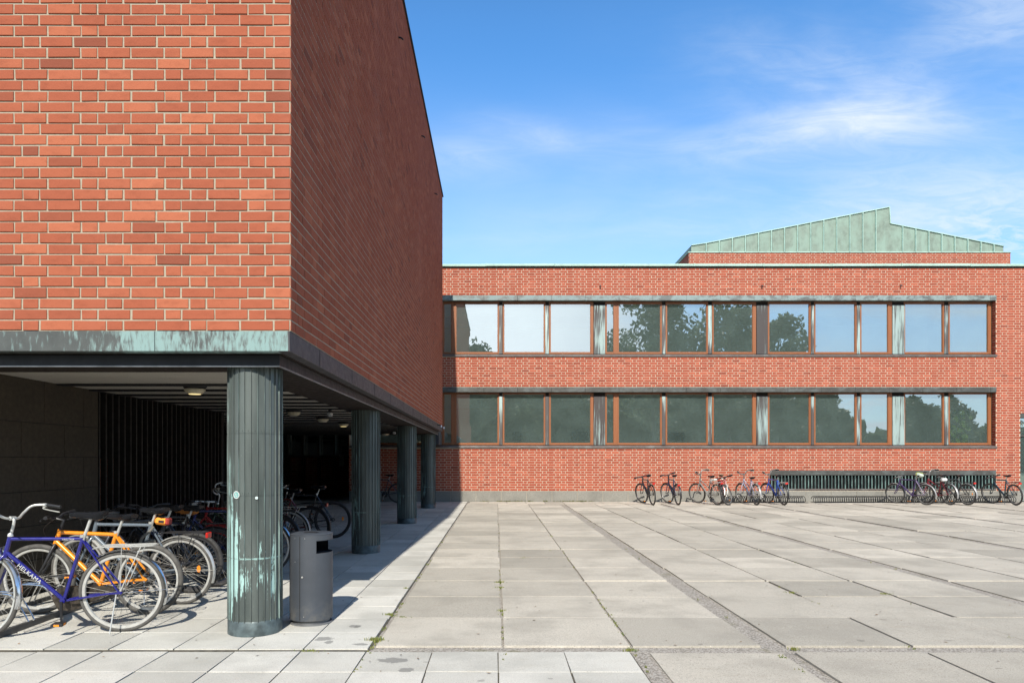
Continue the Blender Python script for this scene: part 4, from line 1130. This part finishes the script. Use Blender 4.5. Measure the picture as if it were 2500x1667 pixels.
# 3 grey blue touring
bicycle('bicycle', 'grey touring bicycle with silver mudguards, black rack and orange spoke reflector', (-3.16, 6.86), 177.0, (.13, .16, .19), 'diamond', .34, .019, 1.06, 'flat', -10, -2,
        True, M_alu, M_blk, M_sad, True, M_alu, M_tyreg, sadz=.97, group=GL, barm=M_blk, reflect=True, amber=True, crank=140, tube=.018)
bicycle('bicycle', 'black mountain bicycle with thick tubes in the rack behind the silver mudguards', (-3.30, 7.42), 181.0, (.030, .032, .04), 'mtb', .33, .026, 1.05, 'riser', 15, 3,
        None, None, None, M_sad, True, M_rimd, M_tyre, sadz=.96, group=GL, barm=M_blk, tube=.022, kick=False, crank=60)
bicycle('bicycle', 'small wheeled dark bicycle with tan orange saddle just left of the front column', (-3.38, 8.15), 178.0, (.02, .022, .05), 'diamond', .285, .022, .95, 'riser', -18, -3,
        True, M_blk, None, M_sadO, True, M_rimd, M_tyre, sadz=.87, hz_=.68, group=GL, barm=M_blk, crank=10)
bicycle('bicycle', 'dark blue bicycle whose rear wheel shows just right of the front column', (-2.93, 8.62), 183.0, (.02, .03, .12), 'diamond', .343, .018, 1.05, 'flat', 10, 4,
        True, M_chrome, None, M_sad, True, M_alu, M_tyre, group=GL, crank=45)
bicycle('bicycle', 'racing bicycle with drop handlebar standing deep in the shade of the rack', (-3.08, 9.2), 176.0, (.35, .02, .02), 'diamond', .338, .013, 1.0, 'drop', -30, -4,
        None, None, None, M_sad, True, M_alu, M_tyre, group=GL, kick=False, sadz=.98)
bicycle('bicycle', 'bicycle with chrome luggage rack in the shade behind the litter bin', (-3.18, 10.4), 179.0, (.05, .05, .06), 'step', .343, .018, 1.07, 'city', 14, 3,
        True, M_alu, M_alu, M_sad, True, M_alu, M_tyre, group=GL)
bicycle('bicycle', 'dark red bicycle in the shade above the litter bin lid', (-3.08, 11.3), 180.0, (.18, .02, .015), 'diamond', .343, .018, 1.05, 'flat', -8, -3,
        True, M_blk, M_blk, M_sad, True, M_rimd, M_tyre, group=GL, reflect=True)
bicycle('bicycle', 'black bicycle with an amber reflector, deepest of those beside the second column', (-3.02, 12.6), 182.0, (.03, .03, .03), 'diamond', .343, .02, 1.05, 'riser', 8, 3,
        None, None, None, M_sad, True, M_rimd, M_tyre, group=GL, amber=True)
bicycle('bicycle', 'dark bicycle leaning in shade between the second and third columns', (-3.28, 22.9), 180.0, (.05, .06, .08), 'diamond', .343, .018, 1.05, 'flat', 5, -8,
        None, None, None, M_sad, False, M_rimd, M_tyre, kick=False)

bicycle('bicycle', 'black bicycle half hidden between the tan saddled bicycle and the thick tubed one', (-3.22, 7.78), 180.0, (.015,.015,.018), 'diamond', .34, .019, 1.05, 'flat', -22, 2,
        True, M_blk, M_blk, M_sad, True, M_rimd, M_tyre, group=GL, barm=M_blk, sadz=.93, crank=30)
bicycle('bicycle', 'dark green bicycle behind the racing bicycle in the darkest part of the rack', (-3.12, 9.75), 178.0, (.01,.04,.02), 'step', .34, .019, 1.05, 'city', 20, -3,
        True, M_blk, M_blk, M_sad, True, M_rimd, M_tyre, group=GL, sadz=.95)

M_silv = simple('dull_silver_mudguard', (.30, .30, .30), .4, .3)
# far bicycles: (rear px, rear y, front px, front y)
def far_bike(rpx, ry, fpx, fy, label, **kw):
    xr, xf = wx(rpx, ry), wx(fpx, fy); d = Vector((xf-xr, fy-ry)); yaw = math.degrees(math.atan2(d.y, d.x))
    kw.setdefault('det', False); kw.setdefault('rt', .022); kw.setdefault('tube', .023); kw.setdefault('rim', M_rimg); kw.setdefault('barm', M_rimg); kw.setdefault('group', GF)
    return bicycle('bicycle', label, (xr, ry), yaw, wb=1.05, **kw)
far_bike(1594, 21.75, 1571, 22.75, 'black bicycle with red rear lamp, leftmost against the wing wall', frame=(.03,.03,.035), bars='flat', lean=-5, reflect=True, rack=M_blk, barm=M_blk, steer=20, rim=M_rimd)
far_bike(1656, 21.75, 1633, 22.75, 'dark violet bicycle, second from the left against the wing wall', frame=(.05,.04,.07), bars='riser', lean=-4, reflect=True, steer=22, barm=M_blk, fender=True, fcol=M_blk)
far_bike(1752, 21.85, 1709, 22.75, 'silver step through bicycle with high bars and white seat bag', frame=(.22,.22,.21), style='mixte', bars='city', lean=-4, reflect=True, steer=18, rack=M_alu, sadz=.94)
far_bike(1766, 22.75, 1778, 21.8, 'bicycle with red pannier and brown saddle, front wheel toward the square', frame=(.20,.02,.02), bars='flat', lean=6, steer=-38, saddle=M_sadB, fork=M_alu, barm=M_blk)
far_bike(1847, 21.75, 1816, 22.7, 'white lilac bicycle with upright bars beside the coil rack', frame=(.42,.41,.50), style='mixte', bars='city', lean=-3, reflect=True, steer=12, fender=True, fcol=M_silv, rack=M_rimg, sadz=.90)
far_bike(1914, 21.75, 1879, 22.7, 'bright blue bicycle in front of the left end of the vent grille', frame=(.02,.08,.38), bars='city', lean=-5, reflect=True, steer=14, rack=M_alu, fender=True, fcol=M_blk)
far_bike(2262, 21.85, 2200, 22.65, 'purple bicycle with a helmet on its saddle before the vent grille', frame=(.05,.03,.10), bars='flat', lean=-5, steer=8, fender=True, fcol=M_silv, Rw=.335)
far_bike(2320, 21.9, 2268, 22.8, 'dark red bicycle with a white bag on its rack', frame=(.22,.02,.03), style='mixte', bars='city', lean=-4, steer=14, fender=True, fcol=M_silv, rack=M_rimg)
far_bike(2363, 21.85, 2305, 22.7, 'black bicycle with silver mudguard and red rear lamp near the right end', frame=(.02,.02,.022), bars='flat', lean=-4, steer=8, fender=True, fcol=M_silv, reflect=True, amber=True, rack=M_blk, lamp=True)
far_bike(2481, 21.7, 2432, 22.6, 'dark teal bicycle, rightmost against the wing wall', frame=(.02,.06,.075), bars='flat', lean=-7, steer=18, reflect=True, rack=M_blk, barm=M_blk)

# things carried by bicycles
b = MB()
hx, hz = wx(2247, 21.95), 1.0
b.ball((0,0,0), .125, 20, 0, sc=(1.25, .95, .72)); 
for s_ in (-.06, 0, .06): b.box((-.10, s_-.008, .072), (.10, s_+.008, .096), 1, .006)
b.ball((.06, 0, .0), .127, 12, 1, sc=(.6, .9, .6))
o = b.build('helmet', [simple('white_helmet_shell', (.38,.44,.38), .4), simple('lime_helmet_stripe', (.28,.32,.03), .5)]); o.scale = (.85, .85, .85); o.location = (hx, 22.0, .955); o.rotation_euler = (R(12), R(-10), R(130))
tag(o, 'white and lime cycling helmet resting on the purple bicycle', 'helmet')
b = MB(); b.box((-.09, -.07, -.05), (.09, .07, .06), 0, .03); o = b.build('seat_bag', simple('white_nylon_bag', (.55,.55,.54), .6)); o.location = (wx(2302, 22.1), 22.05, .80); tag(o, 'small white bag strapped to the dark red bicycle', 'bag')
b = MB(); b.box((-.10, -.06, -.02), (.12, .06, .035), 0, .015); o = b.build('seat_cover', M_white); o.location = (wx(1742, 21.9), 21.85, .80); o.rotation_euler = (0, R(8), R(110)); tag(o, 'white bag on the rack of the silver step through bicycle', 'bag')
b = MB(); b.box((-.05, -.15, -.16), (.05, .15, .16), 0, .02); b.box((-.054, -.10, .05), (.054, .10, .10), 0, .01)
o = b.build('pannier', simple('red_pannier_cloth', (.22, .02, .02), .7)); o.location = (wx(1760, 22.3), 22.35, .62); tag(o, 'dark red pannier hanging on the bicycle with the brown saddle', 'bag')
# orange saddle bag under bike 3's saddle
b = MB(); b.box((-.075, -.04, -.035), (.06, .04, .035), 0, .02); b.box((.03, -.042, -.03), (.075, .042, .038), 1, .012); b.box((-.03, -.0425, -.015), (.03, .0425, .015), 2, .004)
o = b.build('saddle_bag', [simple('orange_nylon', (.85,.30,.03), .6), simple('dark_red_nylon', (.30,.03,.02), .6), M_blk]); o.location = (wx(398, 6.86), 6.86, wz(1272, 6.86)); o.rotation_euler = (0, R(6), 0)
tag(o, 'orange saddle bag under the black saddle of the grey touring bicycle', 'bag')
b = MB(); cx_, cz_, yq = wx(372, 6.84), wz(1320, 6.8), 6.80
b.tube(bezier([(cx_+.03, yq, cz_+.14), (cx_+.01, yq-.03, cz_+.10), (cx_-.06, yq-.05, cz_+.03), (cx_-.07, yq-.05, cz_-.07), (cx_-.03, yq-.02, cz_-.02), (cx_+.035, yq, cz_+.0), (cx_+.03, yq+.02, cz_-.10)]), .014, 8)
tag(b.build('chain_lock', simple('grey_fabric_lock_sleeve', (.14,.13,.11), .8)), 'grey sleeved chain lock looped round the frame of the grey touring bicycle', 'lock')
# red crate deep in the rack
b = MB(); b.box((-.20,-.14,0), (.20,.14,.02)); 
for (a, c_) in (((-.2,-.14,0),(-.188,.14,.20)), ((.188,-.14,0),(.2,.14,.20)), ((-.188,-.14,0),(.188,-.128,.20)), ((-.188,.128,0),(.188,.14,.20))): b.box(a, c_, 0, .003)
o = b.build('carrier_crate', simple('red_plastic_crate', (.30,.012,.010), .5)); o.location = (wx(553, 8.62), 8.62, .44); tag(o, 'red plastic crate carried behind a bicycle, partly hidden by the front column', 'crate')

# ------------------------------------------------------------------ racks
rk = tag(empty('bicycle_rack', (-4.05, 5.4, 0)), 'low grey steel rack with wire wheel hoops under the raised block', 'bicycle rack')
c = MB(); c.box((-.02, -.02, 0), (.015, 8.4, .052), 0, .003); c.box((-.60, 0, 0), (-.565, 8.4, .04), 0, .003); c.build('base_bar', simple('galvanised_bar', (.10,.10,.098), .5, .5, .2), rk)
y = .10
while y < 8.2:
    c = MB()
    for dy in (0, .075):
        c.tube(bezier([(0, y+dy, .04), (-.06, y+dy, .15), (-.12, y+dy, .245), (-.19, y+dy, .285), (-.38, y+dy, .29), (-.46, y+dy, .25), (-.53, y+dy, .13), (-.58, y+dy, .03)], 4), .0065, 8)
    c.build('wheel_hoop', M_chrome, rk); y += .42
for k, (px0, px1) in enumerate(((1765, 1968), (1985, 2478))):
    yy_ = 23.15; x0, x1 = wx(px0, yy_), wx(px1, yy_)
    rk = tag(empty('coil_rack', (x0, yy_, 0)), ('short coil bicycle rack at the foot of the wall by the white and blue bicycles', 'long coil bicycle rack at the foot of the wall under the vent grille')[k], 'bicycle rack')
    c = MB(); pts = []; n = int((x1-x0)/.075)
    for i in range(n*10):
        a = 2*math.pi*i/10; pts.append((i/10*.075, .13*math.cos(a), .115+.105*math.sin(a)))
    c.tube(pts, .012, 5); c.build('coil', simple('dark_coil_steel', (.02,.022,.025), .5, .2), rk)
    c = MB(); c.box((0, -.19, 0), (x1-x0, -.15, .02)); c.box((0, .15, 0), (x1-x0, .19, .02)); c.build('base_bar', M_darkmetal, rk)

# ------------------------------------------------------------------ weeds in the joints (nobody could count them)
def mat_grass():
    m, t, b = new_mat('joint_weeds'); r = attr(t, 'rnd')
    t.put(b.inputs['Base Color'], t.mix(r, (.05, .09, .015, 1), (.20, .19, .05, 1))); b.inputs['Roughness'].default_value = .8; return m
M_grass = mat_grass()
gb = MB(); rw = random.Random(8)
def tuft(px, py, r_, n, h):
    y_ = F*CAMZ/(py-1122); x_ = wx(px, y_)
    for _ in range(int(n*.8)):
        a = rw.uniform(0, 6.28); d = abs(rw.gauss(0, r_*.6)); bx, by = x_ + d*math.cos(a)*1.3, y_ + d*math.sin(a)*.6
        h_q = h*.7; hh = h_q*rw.uniform(.4, 1.1); l = rw.uniform(.2, 1.0)*h*.8; w_ = .0028; a2 = rw.uniform(0, 6.28)
        tx, ty = bx + l*math.cos(a2), by + l*math.sin(a2)
        gb.add([(bx-w_, by, -.01), (bx+w_, by, -.01), ((bx+tx)/2+w_*.8, (by+ty)/2, hh*.7), ((bx+tx)/2-w_*.8, (by+ty)/2, hh*.7), (tx, ty, hh)], [(0,1,2,3), (3,2,4)], 0, False, rw.random())
for args in ((1221,1422,.04,90,.035), (1222,1434,.06,60,.02), (917,1563,.055,160,.04), (952,1500,.04,70,.025), (990,1436,.03,40,.025), (2159,1450,.05,60,.025), (1935,1446,.05,40,.02),
             (1937,1583,.04,50,.02), (1228,1490,.05,30,.02), (757,1588,.07,50,.018), (1535,1585,.05,40,.02), (1343,1344,.05,20,.015), (1278,1361,.07,30,.015), (981,1505,.07,40,.012), (1347,1309,.06,20,.02)): tuft(*args)
for k in range(150):                                            # straggling growth along joints
    py = rw.uniform(1240, 1640); y_ = F*CAMZ/(py-1122)
    x_ = rw.choice([-.95, -.95, .05, 1.06, 1.05, 2.1+.0, 3.23, 4.2, 5.33]) + rw.uniform(-.02, .02)
    px = 1211 + x_*F/y_
    tuft(px, py, .02, 5, .014)
for k in range(46):
    px = rw.choice([rw.gauss(1330, 35), rw.gauss(1400, 20), rw.gauss(1240, 30)]); yq = YW - .05; x_ = wx(px, yq)
    for _ in range(8):
        bx = x_+rw.uniform(-.08,.08); h_ = rw.uniform(.02,.07); gb.add([(bx-.008, yq, 0), (bx+.008, yq, 0), (bx+rw.uniform(-.05,.05), yq-rw.uniform(0,.08), h_)], [(0,1,2)], 0, False, rw.uniform(.3, 1))
o = gb.build('weeds', M_grass); o['kind'] = 'stuff'; o['label'] = 'small green and dry weeds growing in the joints of the paving'
# fallen leaves and crumbs
gb = MB()
for k in range(260):
    py = 1228 + (rw.random()**1.4)*420; y_ = F*CAMZ/(py-1122); px = rw.uniform(-200, 2700); x_ = wx(px, y_)
    if x_ < -4.9 or y_ > YW-.1: continue
    s_ = rw.uniform(.004, .013); a = rw.uniform(0, 6.28); z_ = .006
    if abs((x_+1.65)**2+(y_-6.1)**2) < .05 or (x_+2.045)**2+(y_-5.8)**2 < .06: continue
    vs = [(x_+s_*q*math.cos(a+e), y_+s_*q*math.sin(a+e), z_+rw.uniform(0,.006)) for q, e in ((1.6,0),(.7,1.3),(1.2,3.1),(.6,4.6))]
    gb.add(vs, [(0,1,2,3)], 0, False, rw.random())
m, t, b_ = new_mat('dry_leaf_litter'); r_ = attr(t, 'rnd'); t.put(b_.inputs['Base Color'], t.mix(r_, (.06,.045,.02,1), (.25,.14,.06,1))); b_.inputs['Roughness'].default_value = .8
o = gb.build('leaf_litter', m); o['kind'] = 'stuff'; o['label'] = 'tiny dry leaves and crumbs scattered over the paving'

# potted plant in the last lower window
pl = tag(empty('potted_plant', (wx(2345, 24.6), 24.6, 1.72)), 'leafy green pot plant behind the rightmost lower window', 'plant')
c = MB(); c.lathe([(0,0),(.13,0),(.17,.28),(.155,.28),(.15,.25),(0,.25)], 20); c.build('pot', simple('clay_pot', (.25,.12,.07), .8), pl)
c = MB(); rp = random.Random(5)
c.tube(bezier([(0,0,.2), (.03,0,.6), (-.02,0,1.0)]), .02, 6); c.build('stem', simple('plant_stem', (.06,.09,.03), .7), pl)
c = MB()
for k in range(110):
    a = rp.uniform(0, 6.28); zz_ = rp.uniform(.25, 1.5); rr_ = rp.uniform(.05, .42)*(1-.25*abs(zz_-.8)); p = Vector((rr_*math.cos(a), rr_*math.sin(a)*.6, zz_)); s_ = rp.uniform(.05, .11)
    ax1 = Vector((rp.uniform(-1,1), rp.uniform(-.3,.3), rp.uniform(-1,1))).normalized(); ax2 = ax1.cross(Vector((rp.uniform(-.5,.5), -1, rp.uniform(-.5,.8)))).normalized()
    c.add([tuple(p + ax1*s_*math.cos(2*math.pi*i/7) + ax2*s_*.8*math.sin(2*math.pi*i/7)) for i in range(7)], [tuple(range(7))], 0, False, rp.random())
m, t, b_ = new_mat('plant_leaf'); r_ = attr(t, 'rnd'); t.put(b_.inputs['Base Color'], t.mix(r_, (.05,.12,.02,1), (.25,.38,.06,1))); b_.inputs['Roughness'].default_value = .5
c.build('foliage', m, pl)

# ------------------------------------------------------------------ trees behind the viewer, mirrored in the windows
m, t, b_ = new_mat('tree_leaf'); r_ = attr(t, 'rnd'); lc = t.mix(r_, (.05,.066,.042,1), (.09,.112,.065,1)); t.put(b_.inputs['Base Color'], lc); b_.inputs['Roughness'].default_value = .6; M_leaf = m
tl = t.node('ShaderNodeBsdfTranslucent'); t.put(tl.inputs[0], lc); ms = t.node('ShaderNodeMixShader'); ms.inputs[0].default_value = .5
t.put(ms.inputs[1], b_.outputs[0]); t.put(ms.inputs[2], tl.outputs[0]); t.put(t.n['Material Output'].inputs[0], ms.outputs[0])
M_bark = simple('tree_bark', (.10,.075,.055), .9, 0, .3, 8, .5, 30)
def tree(x, y, h, cr, label, seed, n=5200):
    rt_ = random.Random(seed)
    root = tag(empty('leafy_tree', (x, y, 0)), label, 'tree', 'trees across the square behind the viewer')
    c = MB(); c.tube(bezier([(0,0,-.2), (.1,0,h*.2), (-.1,.1,h*.45), (.05,0,h*.8)]), [.32-.28*i/15 for i in range(16)], 10)
    lobes = []
    for k in range(34):
        a = rt_.uniform(0, 6.28); zz_ = rt_.uniform(.28, .95); rad = cr*(1-((zz_-.52)/.5)**2*.85)*rt_.uniform(.35, .9)
        ctr = Vector((rad*math.cos(a), rad*math.sin(a), zz_*h)); lobes.append((ctr, cr*rt_.uniform(.22, .42)))
        c.tube([(0,0,h*min(.75, zz_*.7)), tuple(ctr*Vector((.5,.5,0)).length if False else (ctr.x*.5, ctr.y*.5, h*zz_*.88)), tuple(ctr)], [.09, .05, .015], 5)
    c.build('trunk', M_bark, root)
    c = MB()
    for k in range(n):
        ctr, lr = rt_.choice(lobes); d = Vector((rt_.gauss(0,1), rt_.gauss(0,1), rt_.gauss(0,.8))).normalized()*lr*rt_.uniform(.45,1.08)
        p = ctr + d; s_ = rt_.uniform(.16, .38); u_ = Vector((rt_.uniform(-1,1), rt_.uniform(-1,1), rt_.uniform(-1,1))).normalized(); v_ = u_.orthogonal().normalized()
        c.add([tuple(p+u_*s_), tuple(p+v_*s_*.5), tuple(p-u_*s_), tuple(p-v_*s_*.5)], [(0,1,2,3)], 0, False, rt_.random())
    c.build('crown', M_leaf, root)
tree(17.0, -27, 20.5, 5.6, 'tall broad tree mirrored in the middle upper windows', 1, 8000)
tree(25.5, -27, 18.5, 5.4, 'full tree mirrored to the right of the middle upper windows', 2, 8000)
tree(-2.5, -29, 14.5, 3.6, 'rounded tree mirrored low in the leftmost upper window', 3, 4000)
tree(6.5, -31, 11.5, 5.5, 'broad low tree mirrored in the left lower windows', 4, 6000)
tree(35.8, -28, 9.4, 2.6, 'bushy tree mirrored in the right lower windows', 5, 3500)
tree(31.0, -27, 17.0, 4.2, 'round crowned tree at the right end of the tall group mirrored in the upper windows', 9, 6500)
tree(49.3, -32, 8.9, 2.6, 'pointed tree mirrored in the second last lower window', 6)
tree(54.9, -34, 9.6, 2.0, 'slim tree mirrored in the last lower window', 7, 3500)
tree(62.0, -36, 6.6, 3.0, 'small dark tree mirrored at the end of the lower windows', 8, 3500)
b = MB(); rh = random.Random(4)
for k in range(30000):
    x_ = rh.uniform(-30, 85) if k % 3 else rh.uniform(-14, 36); h_ = 12.8 if x_ < 34 else (9.0 if x_ < 41 else (7.2 if x_ < 46 else (4.8 if x_ < 51 else (6.8 if x_ < 58 else 5.2)))) ; h_ = h_ + .5*math.sin(x_*.35) + .5*math.sin(x_*.9+1) + .4*math.sin(x_*2.3); p = Vector((x_, -40+rh.uniform(-1.5,1.5), rh.random()**.75*h_)); s_ = rh.uniform(.45,1.0)
    u_ = Vector((rh.uniform(-1,1), rh.uniform(-1,1), rh.uniform(-1,1))).normalized(); v_ = u_.orthogonal().normalized()
    b.add([tuple(p+u_*s_), tuple(p+v_*s_*.6), tuple(p-u_*s_), tuple(p-v_*s_*.6)], [(0,1,2,3)], 0, False, rh.random())
o = b.build('distant_wood', M_leaf); o['kind'] = 'stuff'; o['label'] = 'dark belt of trees far behind the viewer, seen only in the windows'
